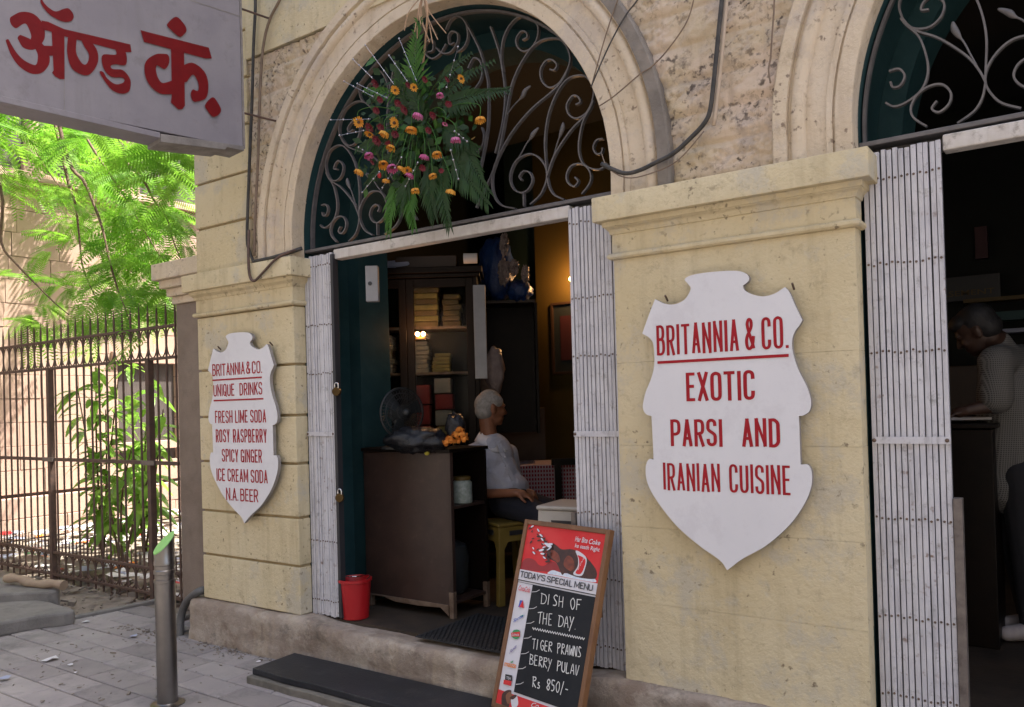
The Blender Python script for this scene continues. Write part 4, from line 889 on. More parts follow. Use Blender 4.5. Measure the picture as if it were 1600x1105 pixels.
# ================================================================== INSIDE THE RESTAURANT
FZ = .27
def obx(mb, c, wx, dy, hz, ax=None): # box on its base, turned so its width runs along ax
    ax = Vector(ax or (1, 0, 0)).normalized(); ay = Vector((-ax.y, ax.x, 0)); c = Vector(c); return mb.obox(c+UP*hz/2, ax*wx, ay*dy, UP*hz)
# counter
K = thing('counter_desk', 'dark brown wooden counter just inside the middle doorway with open shelves on its right end', 'counter', (-3.6, .6, FZ))
cx0, cx1, cy0, cy1, ct = -3.92, -3.186, .438, .806, 1.30
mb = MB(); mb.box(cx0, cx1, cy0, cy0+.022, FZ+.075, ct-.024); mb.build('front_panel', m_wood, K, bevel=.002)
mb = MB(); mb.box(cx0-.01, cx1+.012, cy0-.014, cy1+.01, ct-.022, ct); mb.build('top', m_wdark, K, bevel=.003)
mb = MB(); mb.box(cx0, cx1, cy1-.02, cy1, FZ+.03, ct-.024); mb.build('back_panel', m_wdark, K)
mb = MB(); mb.box(cx0, cx0+.02, cy0+.024, cy1-.022, FZ+.03, ct-.024); mb.box(cx1-.40, cx1-.385, cy0+.024, cy1-.022, FZ+.08, ct-.024); mb.build('side_panel', m_wdark, K)
for z in (FZ+.085, FZ+.66): mb = MB(); mb.box(cx1-.384, cx1-.004, cy0+.024, cy1-.022, z, z+.018); mb.build('shelf', m_wood, K, bevel=.002)
mb = MB(); q = [(cx0+.01, 0), (cx0+.16, .0), (cx0+.25, -.02), (cx1-.28, -.022), (cx1-.10, -.012), (cx1-.045, -.05), (cx1-.035, -.06), (cx1-.035, .01), (cx0+.01, .01)]
mb.prism([(x, cy0-.006, FZ+.072+z) for x, z in q], (0, .02, 0)); mb.build('bottom_rail', m_woodw, K, bevel=.003)
for x, y in ((cx1-.03, cy0-.004), (cx1-.03, cy1-.034), (cx0+.01, cy0), (cx0+.01, cy1-.034)):
    mb = MB(); mb.box(x, x+.034, y, y+.034, FZ, FZ+.16 if x > -3.5 else FZ+.07); mb.build('foot', m_woodw, K, bevel=.004)
mb = MB(); mb.box(cx1-.02, cx1+.002, cy0+.0, cy0+.03, FZ+.16, ct-.024); mb.build('corner_post', m_wood, K, bevel=.002)
def jar(label, x, y, r, h, cont, lid):
    z = FZ+.679; J = thing('jar', label, 'jar', (x, y, z), 'jars on the counter shelf')
    mb = MB(); mb.lathe([(r*.9, 0), (r, .006), (r, h*.78), (r*.82, h*.86), (r*.8, h*.88)], (x, y, z), 20); mb.build('glass_body', cont, J, smooth='auto')
    mb = MB(); mb.lathe([(r*.86, h*.882), (r*.88, h*.89), (r*.88, h), (r*.8, h+.004)], (x, y, z), 20); mb.build('lid', lid, J, smooth='auto')
jar('jar of pale sweets with yellow lid on the counter shelf', cx1-.06, cy0+.19, .062, .165, m_sweets, m_dimy)
jar('yellow filled jar behind the pale one on the counter shelf', cx1-.16, cy0+.10, .055, .13, m_clothy, m_wplast)
mb = MB(); mb.lathe([(.10, 0), (.13, .04), (.135, .22), (.12, .30), (.05, .335), (.001, .34)], (cx1-.19, cy0+.19, FZ+.104), 24); tag(mb.build('water_pot', m_fanb, None, smooth='auto'), 'dark round pot on the lowest counter shelf', 'pot')
# lime and chilli charm, marigolds, bundle on the counter
ch = atY(667, 707, cy0-.02); T = thing('lime_chilli_charm', 'yellow lime with green chillies hanging over the counter front edge', 'charm', ch)
mb = MB(); mb.ell(ch, .017, .017, .019); mb.build('lime', m_lemon, T, smooth=True)
for k in range(5):
    a = -1+.5*k; mb = MB(); mb.tube([ch+Vector((a*.004, 0, .022)), ch+Vector((a*.022, -.004, .032)), ch+Vector((a*.045, -.004, .026))], [.005, .005, .001], 6); mb.build('chilli', m_chili, T, smooth=True)
mb = MB(); rs = random.Random(8)
def ruffle(mb, c, r, n=40, rr=rs):
    for k in range(n):
        d = Vector((rr.gauss(0, 1), rr.gauss(0, 1), abs(rr.gauss(0, 1))+.1)).normalized(); e = d.orthogonal().normalized(); f_ = d.cross(e)
        p = c+d*r*rr.uniform(.55, 1.1); s = r*rr.uniform(.35, .6); e = (e+d*rr.uniform(-.5, .5)).normalized(); mb.add([p+e*s, p+f_*s*.7, p-e*s, p-f_*s*.7], [(0, 1, 2, 3)])
    mb.ell(c, r*.5, nu=8, nv=6)
gd = MB()
for i, (x, y) in enumerate(((697,694),(706,692),(716,690),(725,688),(712,681),(718,674),(703,688),(722,682))): ruffle(gd, atD(x, y, 4.93+.02*(i % 3)), .028)
tag(gd.build('marigold_garland', m_marig, None), 'small heap of orange marigold garland on the right end of the counter', 'garland')
def crumple(mb, c, rx, ry, rz, seed, amp=.25, fr=4.):
    i0 = len(mb.v); mb.ell(c, rx, ry, rz, nu=28, nv=18); c = Vector(c)
    for i in range(i0, len(mb.v)):
        p = Vector(mb.v[i]); d = p-c; k = 1+amp*(noise.noise(d.normalized()*fr+Vector((seed, 0, 0)))+.5*abs(noise.noise(d.normalized()*fr*2.3+Vector((0, seed, 0))))); mb.v[i] = tuple(c+d*k)
    return mb
mb = MB(); c = atD(652, 690, 5.05); crumple(mb, c+UP*.01, .20, .13, .075, 3., .35); tag(mb.build('plastic_bundle', m_blackbag, None, smooth=True), 'glossy black plastic bundle lying on the counter', 'bundle')
mb = MB(); c = atD(712, 668, 5.05); crumple(mb, c, .06, .06, .085, 5., .3); tag(mb.build('plastic_bag', m_blackbag, None, smooth=True), 'small shiny dark bag standing behind the orange marigolds', 'bag')
# black table fan
c = atD(628, 645, 5.15); Fn = thing('table_fan', 'dark round fan standing behind the counter before the glass cabinet', 'fan', (c.x, c.y, ct))
ax = (Vector(CAM)-c); ax.z = 0; ax = (ax.normalized()*.8+RH*.55).normalized(); sd = UP.cross(ax); R_f = .155
mb = MB()
for rr_ in (.35, .6, .8, 1.): mb.tube([c+(sd*math.cos(q_)+UP*math.sin(q_))*R_f*rr_+ax*(.05*(1-rr_)) for q_ in [k*math.pi/20 for k in range(41)]], .003 if rr_ < 1 else .007, 5)
for k in range(40): q_ = k*math.pi/20; d = sd*math.cos(q_)+UP*math.sin(q_); mb.tube([c+ax*.052+d*.02, c+ax*.03+d*R_f*.6, c+d*R_f, c-ax*.06+d*R_f*.6], .0016, 4)
mb.build('guard', m_fan, Fn)
for k in range(3):
    q_ = k*2.09+.4; d = sd*math.cos(q_)+UP*math.sin(q_); e = ax.cross(d); mb = MB(); mb.prism([c+d*.02-e*.02, c+d*R_f*.9-e*.06, c+d*R_f*.93+e*.03, c+d*.02+e*.02], -ax*.004+e*.0); mb.build('blade', m_fanb, Fn)
mb = MB(); mb.ell(c+ax*.055, .026); mb.tube([c-ax*.10, c+ax*.03], .045, 16); mb.build('motor', m_fan, Fn, smooth='auto')
mb = MB(); mb.tube([c-ax*.07, c-ax*.07-UP*.20], .014, 8); mb.lathe([(.10, 0), (.10, .014), (.03, .03)], (c.x-ax.x*.07, c.y-ax.y*.07, ct), 20); mb.build('stand', m_fan, Fn)
# glass fronted cabinet
cd0 = 6.05; cc = atD(664, 560, cd0); CW, CH_, CDp = .80, 1.33, .36; base = Vector((cc.x, cc.y, 0)); zc0 = atD(664, 700, cd0).z-.45; zc1 = atD(664, 428, cd0).z
Cb = thing('glass_cabinet', 'tall dark wood cabinet with glazed doors full of folded cloths behind the counter', 'cabinet', (cc.x, cc.y, FZ))
def cp(u, d, z): return base+RH*u+FH*d+UP*z
def cbox(mb, u0, u1, d0, d1, z0, z1): return mb.obox(cp((u0+u1)/2, (d0+d1)/2, (z0+z1)/2), RH*(u1-u0), FH*(d1-d0), UP*(z1-z0))
mb = MB(); cbox(mb, -.42, -.39, 0, CDp, FZ, zc1); cbox(mb, .37, .40, 0, CDp, FZ, zc1); cbox(mb, -.39, .37, CDp-.02, CDp, FZ, zc1); cbox(mb, -.39, .37, .03, CDp-.02, FZ, zc0+.0); mb.build('carcass', m_wdark, Cb, bevel=.003)
mb = MB(); cbox(mb, -.46, .44, -.05, CDp+.02, zc1, zc1+.045); cbox(mb, -.44, .42, -.025, CDp, zc1-.03, zc1-.001); mb.build('crown', m_wdark, Cb, bevel=.006)
shz = [atD(660, y, cd0+.15).z for y in (583, 513)]
for z in [zc0+.01]+shz: mb = MB(); cbox(mb, -.388, .368, .03, CDp-.022, z-.018, z); mb.build('shelf', m_woodw, Cb)
for a, b in ((-.388, -.13), (-.128, .368)):
    mb = MB(); fwid = .055
    cbox(mb, a, a+fwid, -.002, .022, zc0-.04, zc1-.035); cbox(mb, b-fwid, b, -.002, .022, zc0-.04, zc1-.035); cbox(mb, a+fwid, b-fwid, -.002, .022, zc1-.10, zc1-.035); cbox(mb, a+fwid, b-fwid, -.002, .022, zc0-.04, zc0+.02)
    dr = mb.build('door', m_wdark, Cb, bevel=.003)
    mb = MB(); cbox(mb, a+fwid, b-fwid, .008, .012, zc0+.02, zc1-.10); mb.build('pane', m_glass, dr)
rs = random.Random(12)
def stack(label, px, py0, py1, w_, n, mats, dep=.17):
    c = atD(px, py0, cd0+dep); h = (atD(px, py1, cd0+dep).z-c.z); S_ = None; z = None
    zb2 = max([z for z in [zc0+.01]+shz if z < c.z+.04] or [zc0+.01])+.001; hh = (c.z+h-zb2)/n
    S_ = thing('cloth_stack', label, 'stack of cloth', (c.x, c.y, zb2), 'folded cloths in the cabinet'); u = (c-base).dot(RH)
    for k in range(n):
        mb = MB(); dx = rs.uniform(-.008, .008); ww = w_*rs.uniform(.92, 1.04); cbox(mb, u-ww/2+dx, u+ww/2+dx, .05, .26, zb2+k*hh, zb2+(k+.93)*hh); mb.build('folded_cloth', mats[k % len(mats)], S_, bevel=.006)
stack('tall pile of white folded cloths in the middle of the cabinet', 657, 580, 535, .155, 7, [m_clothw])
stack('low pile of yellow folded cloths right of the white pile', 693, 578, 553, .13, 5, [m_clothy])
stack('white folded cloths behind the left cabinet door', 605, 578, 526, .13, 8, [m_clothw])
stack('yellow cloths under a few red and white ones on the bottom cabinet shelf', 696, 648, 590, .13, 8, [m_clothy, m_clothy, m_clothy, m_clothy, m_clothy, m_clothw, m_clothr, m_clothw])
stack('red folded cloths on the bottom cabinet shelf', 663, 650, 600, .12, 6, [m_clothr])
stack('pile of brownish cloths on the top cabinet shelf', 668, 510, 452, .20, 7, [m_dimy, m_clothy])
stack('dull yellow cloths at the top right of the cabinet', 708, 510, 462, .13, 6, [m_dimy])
# lamp reflections in the cabinet glass, made as added glowing bulbs and a light
c = atD(657, 522, cd0-.10); T = thing('lamp_reflection', 'two added glowing balls for lamp reflections in the cabinet glass', 'lamp', c)
for dx in (-.022, .020): mb = MB(); mb.ell(c+RH*dx, .0165); mb.build('bulb_glow', m_bulbglow, T, smooth=True)
mb = MB(); mb.obox(c-UP*.030, RH*.075, FH*.03, UP*.02); mb.tube([c-UP*.03, c-UP*.03+FH*.098], .006, 6); mb.build('reflection_base', m_brass, T, bevel=.003)
pl_ = bpy.data.lights.new('reflection_light', 'POINT'); pl_.energy = 1.3; pl_.color = (1., .5, .2); pl_.shadow_soft_size = .03; po_ = bpy.data.objects.new('reflection_light', pl_); C.objects.link(po_); po_.parent = T; po_.location = (0, 0, .0); po_.location = Vector(-FH*.05)
# things on top of the cabinet
zt_ = zc1+.046
mb = MB(); a = atD(595, 407, cd0+.1); b = atD(655, 397, cd0+.1); a.z = zt_+.035; b.z = zt_+.05; pts = [a+(b-a)*t for t in (0, .12, .35, .7, .95, 1.)]; mb.tube([p+UP*.006*math.sin(i*2) for i, p in enumerate(pts)], [.015, .035, .042, .04, .026, .01], 14); tag(mb.build('cloth_roll', m_paperb, None, smooth=True), 'rolled pale blue cloth lying on top of the cabinet', 'cloth roll')
mb = MB(); a = atD(735, 407, cd0-.05); mb.tube([Vector((a.x, a.y, zt_+.05))-RH*.05, Vector((a.x, a.y, zt_+.05))+RH*.05], .038, 16); tag(mb.build('paper_roll', m_paper, None, smooth='auto'), 'short white paper roll at the right end of the cabinet top', 'paper roll')
mb = MB(); c = cp(.02, .18, zt_); obx(mb, c, .46, .25, .10, RH); tag(mb.build('carton', m_brick, None, bevel=.006), 'brown carton lying on top of the cabinet', 'carton')
# tall white panel, shelf with blue bags, hanging bag
a = atD(749, 446, 5.75); b = atD(752, 592, 5.75); mb = MB(); mb.obox((a+b)/2+UP*.0, RH*.085, FH*.06, UP*(a.z-b.z)); tag(mb.build('white_board', m_swb, None, bevel=.003), 'narrow white board standing upright beside the cabinet', 'board')
W = thing('wall_shelf', 'dark shelf unit holding blue bags between cabinet and ochre wall', 'shelf', atD(790, 480, 6.75))
a = atD(752, 474, 6.75); b = atD(833, 472, 6.75); mb = MB(); mb.obox((a+b)/2-UP*.012, RH*((b-a).length+.02), FH*.34, UP*.024); mb.build('shelf_board', m_brick, W, bevel=.002)
mb = MB(); c = (a+b)/2; mb.obox(c+FH*.18-UP*.55, RH*((b-a).length+.02), FH*.02, UP*1.05); mb.obox(b+RH*.015-UP*.55, RH*.02, FH*.34, UP*1.05); mb.build('back_board', m_wdark, W)
zsh = (a.z+b.z)/2
mb = MB(); c = atD(775, 425, 6.7); crumple(mb, c, .155, .12, c.z-zsh+.02, 7., .22, 3.); tag(mb.build('blue_bag', m_bluebag, None, smooth=True), 'bigger blue plastic bag on the shelf under the doorway beam', 'bag', 'blue bags on the shelf')
mb = MB(); c = atD(812, 455, 6.62); crumple(mb, c, .10, .10, c.z-zsh+.015, 9., .25, 3.); tag(mb.build('blue_bag', m_bluebag, None, smooth=True), 'smaller blue plastic bag on the shelf next to the ochre wall', 'bag', 'blue bags on the shelf')
for i, (x, y, rx, rz, lb) in enumerate(((788,382,.035,.075,'clear crinkled bag neck standing above the bigger blue bag'),(787,425,.045,.09,'clear crinkled plastic lying against the bigger blue bag'),(803,418,.04,.055,'clear crinkled plastic between the two blue bags'),(821,428,.03,.06,'clear crinkled plastic above the smaller blue bag'))):
    mb = MB(); crumple(mb, atD(x, y, 6.5), rx, .03, rz, 20+i, .6, 5.); tag(mb.build('plastic_wrap', m_clear, None), lb, 'plastic wrap', 'clear plastic on the shelf')
mb = MB(); c = atD(772, 578, 6.2); crumple(mb, c, .085, .06, .17, 14., .18, 3.); tag(mb.build('white_bag', m_clear, None, smooth=True), 'pale plastic bag hanging above the seated man', 'bag')
mb = MB(); c = atD(757, 598, 6.25); obx(mb, c-UP*.06, .09, .08, .11, RH); tag(mb.build('small_box', m_woodw, None, bevel=.004), 'small brown box beside the pale bag above the seated man', 'box')
# picture on the ochre wall and the wall lamp
a = atY(860, 474, 2.60); Fp = thing('picture_frame', 'wooden picture frame hanging on the ochre wall behind the gate', 'picture', (a.x+.25, 2.6, a.z-.35))
mb = MB(); x0, z1 = a.x, a.z; mb.box(x0, x0+.022, 2.595, 2.618, z1-.62, z1); mb.box(x0+.022, x0+.5, 2.595, 2.618, z1-.022, z1); mb.box(x0+.5, x0+.522, 2.595, 2.618, z1-.62, z1); mb.box(x0+.022, x0+.5, 2.595, 2.618, z1-.62, z1-.598); mb.build('frame', m_brick, Fp, bevel=.002)
mb = MB(); mb.box(x0+.022, x0+.5, 2.612, 2.618, z1-.598, z1-.022); mb.build('backing', m_fanb, Fp)
mb = MB(); mb.box(x0+.09, x0+.43, 2.605, 2.6115, z1-.5, z1-.12); mb.build('picture_print', m_dimred, Fp)
c = atY(893, 436, 2.52); T = thing('wall_lamp', 'glowing warm lamp on the ochre wall half hidden by the gate', 'lamp', c)
mb = MB(); mb.ell(c, .022); mb.build('bulb_glow', m_bulbglow, T, smooth=True)
mb = MB(); mb.lathe([(.05, .078), (.05, .09), (.012, .095)], c, 16, (0, 1, 0)); mb.tube([c+Vector((0, .02, 0)), c+Vector((0, .085, 0))], .010, 8); mb.build('lamp_holder', m_brass, T)
pl_ = bpy.data.lights.new('lamp_light', 'POINT'); pl_.energy = 5.; pl_.color = (1., .52, .2); pl_.shadow_soft_size = .03; po_ = bpy.data.objects.new('lamp_light', pl_); C.objects.link(po_); po_.parent = T; po_.location = (0, -.06, .0)
# switch box on the reveal
a = [atX(*p, -3.94) for p in ((574, 418), (594, 416), (591, 474), (572, 468))]
mb = MB(); c = (a[0]+a[1]+a[2]+a[3])/4; c = atD(582, 444, 4.95); S_ = thing('meter_box', 'white metal meter box fixed high at the inner door edge', 'meter box', c)
mb.obox(c, RH*.075, FH*.05, UP*.215); mb.build('box_body', m_swb, S_, bevel=.004); mb = MB(); mb.lathe([(.012, .026), (.012, .03), (.009, .031)], c-RH*.01, 14, -FH); mb.build('keyhole', m_darkm, S_)
# floor things: bucket, mat
c = atZ(552, 966, FZ); c = Vector((-3.865, .20, FZ)); c = atZ(556, 965, FZ); Bk = thing('bucket', 'red plastic bucket standing inside the doorway beside the gate', 'bucket', c)
mb = MB(); mb.lathe([(.075, 0), (.080, .004), (.098, .225), (.106, .228), (.106, .243), (.100, .245), (.094, .225), (.078, .012), (.001, .010)], c, 28); mb.build('bucket_body', m_bucket, Bk, smooth='auto')
mb = MB(); mb.tube([c+Vector((.1*math.cos(q_), .1*math.sin(q_)*.9, .245+.012*math.sin(q_*2))) for q_ in [k*math.pi/10 for k in range(11)]], .003, 6); mb.build('handle', m_chrome, Bk)
mt_p = [atZ(650, 1000, .28), atZ(700, 968, .28), atZ(815, 940, .28), atZ(890, 960, .28), atZ(860, 1020, .28), atZ(770, 1023, .28)]
Mt = thing('rubber_mat', 'black ribbed rubber mat lying on the floor of the middle doorway', 'mat', (-2.9, .25, .272))
mb = MB(); mx0, mx1, my0, my1 = -3.13, -2.05, .03, .60; mb.box(mx0, mx1, my0, my1, .2725, .2785); mb.build('mat_base', m_rubber, Mt)
mb = MB(); n_ = 0
y = my0+.02
while y < my1-.02:
    x = mx0+.02+(.015 if n_ % 2 else 0)
    while x < mx1-.02:
        mb.obox((x, y, .2815), (.020, 0, 0), (0, .016, 0), (0, 0, .006)); x += .03
    y += .024; n_ += 1
mb.build('studs', m_rubber, Mt)
# stools and the checked table
def stool(label, c, h, w_, mat_, ax, grp='plastic stools'):
    S_ = thing('plastic_stool', label, 'stool', c, grp); ax = Vector(ax).normalized(); ay = Vector((-ax.y, ax.x, 0)); t = w_*.42; b_ = w_*.5
    mb = MB(); mb.obox(c+UP*(h-.012), ax*w_*.9, ay*w_*.9, UP*.024); mb.build('seat', mat_, S_, bevel=.010)
    for i in (0, 1, 2, 3):
        u, v = ((ax, ay), (ay, -ax), (-ax, -ay), (-ay, ax))[i]
        mb = MB(); Pq = [(-b_, 0), (-t, h-.026), (t, h-.026), (b_, 0), (b_-.045, 0), (b_*.64, h*.68), (b_*.46, h*.77), (-b_*.46, h*.77), (-b_*.64, h*.68), (-b_+.045, 0)]
        mb.prism([c+u*x+v*(t+(b_-t)*(1-z/h))+UP*z for x, z in Pq], -v*.008); mb.build('side_panel', mat_, S_, bevel=.003)
        mb = MB(); mb.obox(c+v*(t+.006)+UP*h*.875, u*w_*.40, v*.004, UP*.030); mb.build('hand_slot', m_darkm, S_)
sm = atD(793, 812, 5.45); stool('mustard yellow plastic stool under the seated man', Vector((sm.x, sm.y, FZ)), sm.z-FZ, .33, m_yplast, RH*1.0+FH*.55)
a = atZ(905, 800, .9); a = atD(898, 786, 4.55); stool('cream white plastic stool standing right behind the menu board', Vector((a.x, a.y, FZ)), a.z-FZ, .36, m_wplast, (1, .12, 0))
Tb = thing('dining_table', 'table with red checked cloth in the dark room behind the seated man', 'table', atD(868, 760, 6.6))
c = atD(868, 722, 6.6); mb = MB(); mb.obox(c-UP*.14, RH*.7, FH*.5, UP*.28); mb.build('tablecloth', m_redcheck, Tb, bevel=.01)
mb = MB(); mb.obox(Vector((c.x, c.y, (c.z-.28+FZ)/2)), RH*.06, FH*.06, UP*(c.z-.28-FZ)); mb.build('table_leg', m_wdark, Tb)
mb = MB(); c2 = atD(872, 742, 6.3); obx(mb, Vector((c2.x, c2.y, FZ)), .05, .05, c2.z-FZ+.12, RH); mb.obox(Vector((c2.x, c2.y, c2.z))+RH*.1+UP*.10, RH*.3, FH*.04, UP*.05); mb.obox(Vector((c2.x, c2.y, FZ+.45))+RH*.1-FH*.0, RH*.34, FH*.34, UP*.03); tag(mb.build('wooden_chair', m_wdark, None), 'dark wooden chair back in front of the checked table', 'chair')
mb = MB(); c = atD(810, 640, 7.3); obx(mb, Vector((c.x, c.y, FZ)), .46, .3, 1.25, RH); tag(mb.build('cupboard', m_brick, None, bevel=.006), 'brown cupboard against the wall right of the seated man', 'cupboard')
# right doorway: dim counter, shelves, signboard
mb = MB(); a = atD(1505, 660, 4.35); mb.obox(Vector((a.x-.10, a.y+.0, a.z-.012)), (.55, 0, 0), (0, .45, 0), (0, 0, .024)); mb.obox(Vector((a.x-.10, a.y, (a.z-.03+FZ)/2)), (.5, 0, 0), (0, .4, 0), (0, 0, a.z-.03-FZ)); tag(mb.build('cash_desk', m_wdark, None, bevel=.004), 'dark desk the standing man leans over', 'desk')
mb = MB(); a = atD(1510, 655, 4.3); mb.obox(a+UP*.004, (.2, .05, 0), (-.04, .16, 0), (0, 0, .012)); tag(mb.build('notebook', m_paper, None), 'open white notebook lying on the dark desk before the standing man', 'notebook')
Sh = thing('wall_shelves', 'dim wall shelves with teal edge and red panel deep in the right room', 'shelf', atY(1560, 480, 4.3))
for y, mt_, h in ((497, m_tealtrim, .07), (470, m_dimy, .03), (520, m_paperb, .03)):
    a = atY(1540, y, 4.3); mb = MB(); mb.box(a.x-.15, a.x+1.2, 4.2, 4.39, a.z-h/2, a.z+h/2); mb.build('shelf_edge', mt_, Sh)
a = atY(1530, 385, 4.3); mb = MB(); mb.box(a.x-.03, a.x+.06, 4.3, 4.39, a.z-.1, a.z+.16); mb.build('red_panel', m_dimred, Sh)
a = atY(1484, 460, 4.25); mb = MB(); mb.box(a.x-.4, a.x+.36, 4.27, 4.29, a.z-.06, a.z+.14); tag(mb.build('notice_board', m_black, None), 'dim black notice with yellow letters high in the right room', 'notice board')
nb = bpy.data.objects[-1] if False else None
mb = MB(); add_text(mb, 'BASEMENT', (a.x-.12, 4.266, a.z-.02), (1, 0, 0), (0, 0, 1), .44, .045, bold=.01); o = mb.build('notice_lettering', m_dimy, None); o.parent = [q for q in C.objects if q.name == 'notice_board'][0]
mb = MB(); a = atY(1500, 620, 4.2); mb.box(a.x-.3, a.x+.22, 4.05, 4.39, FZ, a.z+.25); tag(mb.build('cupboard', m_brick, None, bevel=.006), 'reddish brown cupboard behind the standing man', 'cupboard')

# ================================================================== PEOPLE
def organic(name, prims, mat_, parent, voxel=.012, smooth=4, disp=None):
    mb = MB()
    for p in prims:
        if p[0] == 'c': mb.cap(p[1], p[2], p[3], p[4])
        else:
            rot = p[3] if len(p) > 3 else None; mb.ell(p[1], *p[2], rot=rot, nu=16, nv=12)
    o = mb.build(name, mat_, parent, smooth=True)
    r = o.modifiers.new('remesh', 'REMESH'); r.mode = 'VOXEL'; r.voxel_size = voxel; r.use_smooth_shade = True
    s = o.modifiers.new('smooth', 'SMOOTH'); s.iterations = smooth; s.factor = .5
    return o
def basis(fwd, up=UP):
    f = Vector(fwd).normalized(); u = (Vector(up)-f*Vector(up).dot(f)).normalized(); s = f.cross(u); return f, s, u
def rotm(f, s, u): return Matrix((f, s, u)).transposed()
def head_prims(c, f, s, u, k=1.):
    """head with face; f forward, s to its right, u up; about .23 m tall"""
    rm = rotm(f, s, u); A = lambda a, b, c_: c+f*a*k+s*b*k+u*c_*k
    P = [('e', A(-.008, 0, .035), (.098*k, .076*k, .088*k), rm), ('e', A(.020, 0, -.012), (.074*k, .068*k, .080*k), rm), ('e', A(.035, 0, -.062), (.056*k, .054*k, .048*k), rm), ('e', A(.066, 0, -.090), (.022*k, .026*k, .020*k), rm),
         ('c', A(.088, 0, .012), .010*k, A(.108, 0, -.026), .015*k), ('e', A(.100, .010, -.028), (.010*k, .010*k, .008*k), rm), ('e', A(.100, -.010, -.028), (.010*k, .010*k, .008*k), rm),
         ('e', A(.085, 0, -.056), (.014*k, .026*k, .007*k), rm), ('e', A(.081, 0, -.068), (.014*k, .023*k, .007*k), rm), ('e', A(.082, .03, .025), (.014*k, .026*k, .009*k), rm), ('e', A(.082, -.03, .025), (.014*k, .026*k, .009*k), rm),
         ('e', A(.068, .042, -.022), (.022*k, .020*k, .020*k), rm), ('e', A(.068, -.042, -.022), (.022*k, .020*k, .020*k), rm)]
    for sg in (1, -1):
        P += [('e', A(-.005, sg*.079, -.004), (.020*k, .009*k, .034*k), rm), ('e', A(-.012, sg*.084, .010), (.016*k, .008*k, .020*k), rm)]
    return P
def hand_prims(w_, d, pal, curl=.5):
    """w_ wrist, d direction of the hand, pal palm normal"""
    d = Vector(d).normalized(); pal = Vector(pal); pal = (pal-d*pal.dot(d)).normalized(); s = d.cross(pal); P = [('c', w_, .026, w_+d*.045, .030)]
    P += [('e', w_+d*.055, (.045, .040, .016), Matrix((d, s, pal)).transposed())]
    for i, (o, ln) in enumerate(((-.030, .062), (-.010, .074), (.010, .070), (.029, .056))):
        a = w_+d*.088+s*o; d1 = (d*math.cos(curl)+pal*math.sin(curl)); d2 = (d*math.cos(curl*2.1)+pal*math.sin(curl*2.1)); b = a+d1*ln*.55; e = b+d2*ln*.5
        P += [('c', a, .0095, b, .0088), ('c', b, .0088, e, .0075)]
    a = w_+d*.03-s*.034; b = a+(d*.7-s*.6+pal*.4).normalized()*.038; P += [('c', a, .013, b, .0105), ('c', b, .0105, b+(d*.9+pal*.45).normalized()*.028, .0085)]
    return P
# ---- seated man: sits on the yellow stool, turned to the right, looking away over his shoulder
hc = atD(766, 639, 5.62); seat = Vector((sm.x, sm.y, sm.z)); fw_ = (RH*.80-FH*.45).normalized(); sr = fw_.cross(UP)    # sr: his right hand side
hipc = Vector((hc.x, hc.y, seat.z+.10))+RH*.13-FH*.04; chest = atD(772, 722, 5.60); neck = atD(765, 682, 5.62)
Mn = thing('person', 'seated man with white hair in pale shirt looking away beside the counter', 'person', (hipc.x, hipc.y, FZ))
fw_ = (RH*.62-FH*.78).normalized(); sr = UP.cross(fw_)       # chest direction; sr runs to the right of the picture
hf = (RH*.92+FH*.38-UP*.05).normalized(); hf, hs, hu = basis(hf, UP+RH*.06)
shL = neck-sr*.155-UP*.115-fw_*.02; shR = neck+sr*.165-UP*.125-fw_*.0
elL = shL-UP*.27-fw_*.05-sr*.05; wrL = atD(806, 770, 5.32); elR = shR-UP*.26+sr*.04; wrR = atD(832, 772, 5.50)
hip1 = hipc-FH*.09; hip2 = hipc+FH*.08; kn1 = atD(846, 806, 5.26); kn2 = atD(866, 800, 5.48); an1 = Vector((kn1.x, kn1.y, FZ+.10))-RH*.05; an2 = Vector((kn2.x, kn2.y, FZ+.10))-RH*.05
rt_ = Matrix((sr, fw_, UP)).transposed(); mid = (chest+hipc)/2+UP*.02
body = head_prims(hc, hf, hs, hu, 1.03)+[('c', hc-hu*.06-hf*.025, .055, neck-UP*.03, .058), ('e', chest+UP*.02, (.130, .080, .15), rt_), ('e', mid-fw_*.012, (.115, .075, .17), rt_), ('e', hipc+UP*.04-fw_*.01, (.12, .085, .14), rt_), ('c', neck-UP*.07, .04, shL-UP*.01, .040), ('c', neck-UP*.07, .04, shR-UP*.01, .040), ('c', shL, .044, elL, .040), ('c', elL, .040, wrL, .027), ('c', shR, .044, elR, .040), ('c', elR, .040, wrR, .027),
        ('c', hip1, .085, kn1, .055), ('c', kn1, .055, an1, .04), ('c', hip2, .085, kn2, .055), ('c', kn2, .055, an2, .04), ('c', an1-UP*.05, .045, an1+RH*.15-UP*.065, .035), ('c', an2-UP*.05, .045, an2+RH*.15-UP*.065, .035)]
body += hand_prims(wrL, RH*.95-UP*.25-FH*.1, -UP*1.0+FH*.2, .55)+hand_prims(wrR, RH*.2-UP*.8-FH*.5, -RH, .5)
organic('body', body, m_skin, Mn, .008, 2)
A = lambda a, b, c_: hc+hf*a+hs*b+hu*c_
rmh = rotm(hf, hs, hu)
organic('hair', [('e', A(-.035, 0, .030), (.078, .083, .083), rmh), ('e', A(-.045, 0, -.018), (.062, .079, .062), rmh), ('e', A(.005, .050, .052), (.070, .034, .05), rmh), ('e', A(.005, -.050, .052), (.070, .034, .05), rmh), ('e', A(-.008, 0, .066), (.082, .064, .068), rmh)], m_hairw, Mn, .007, 2)
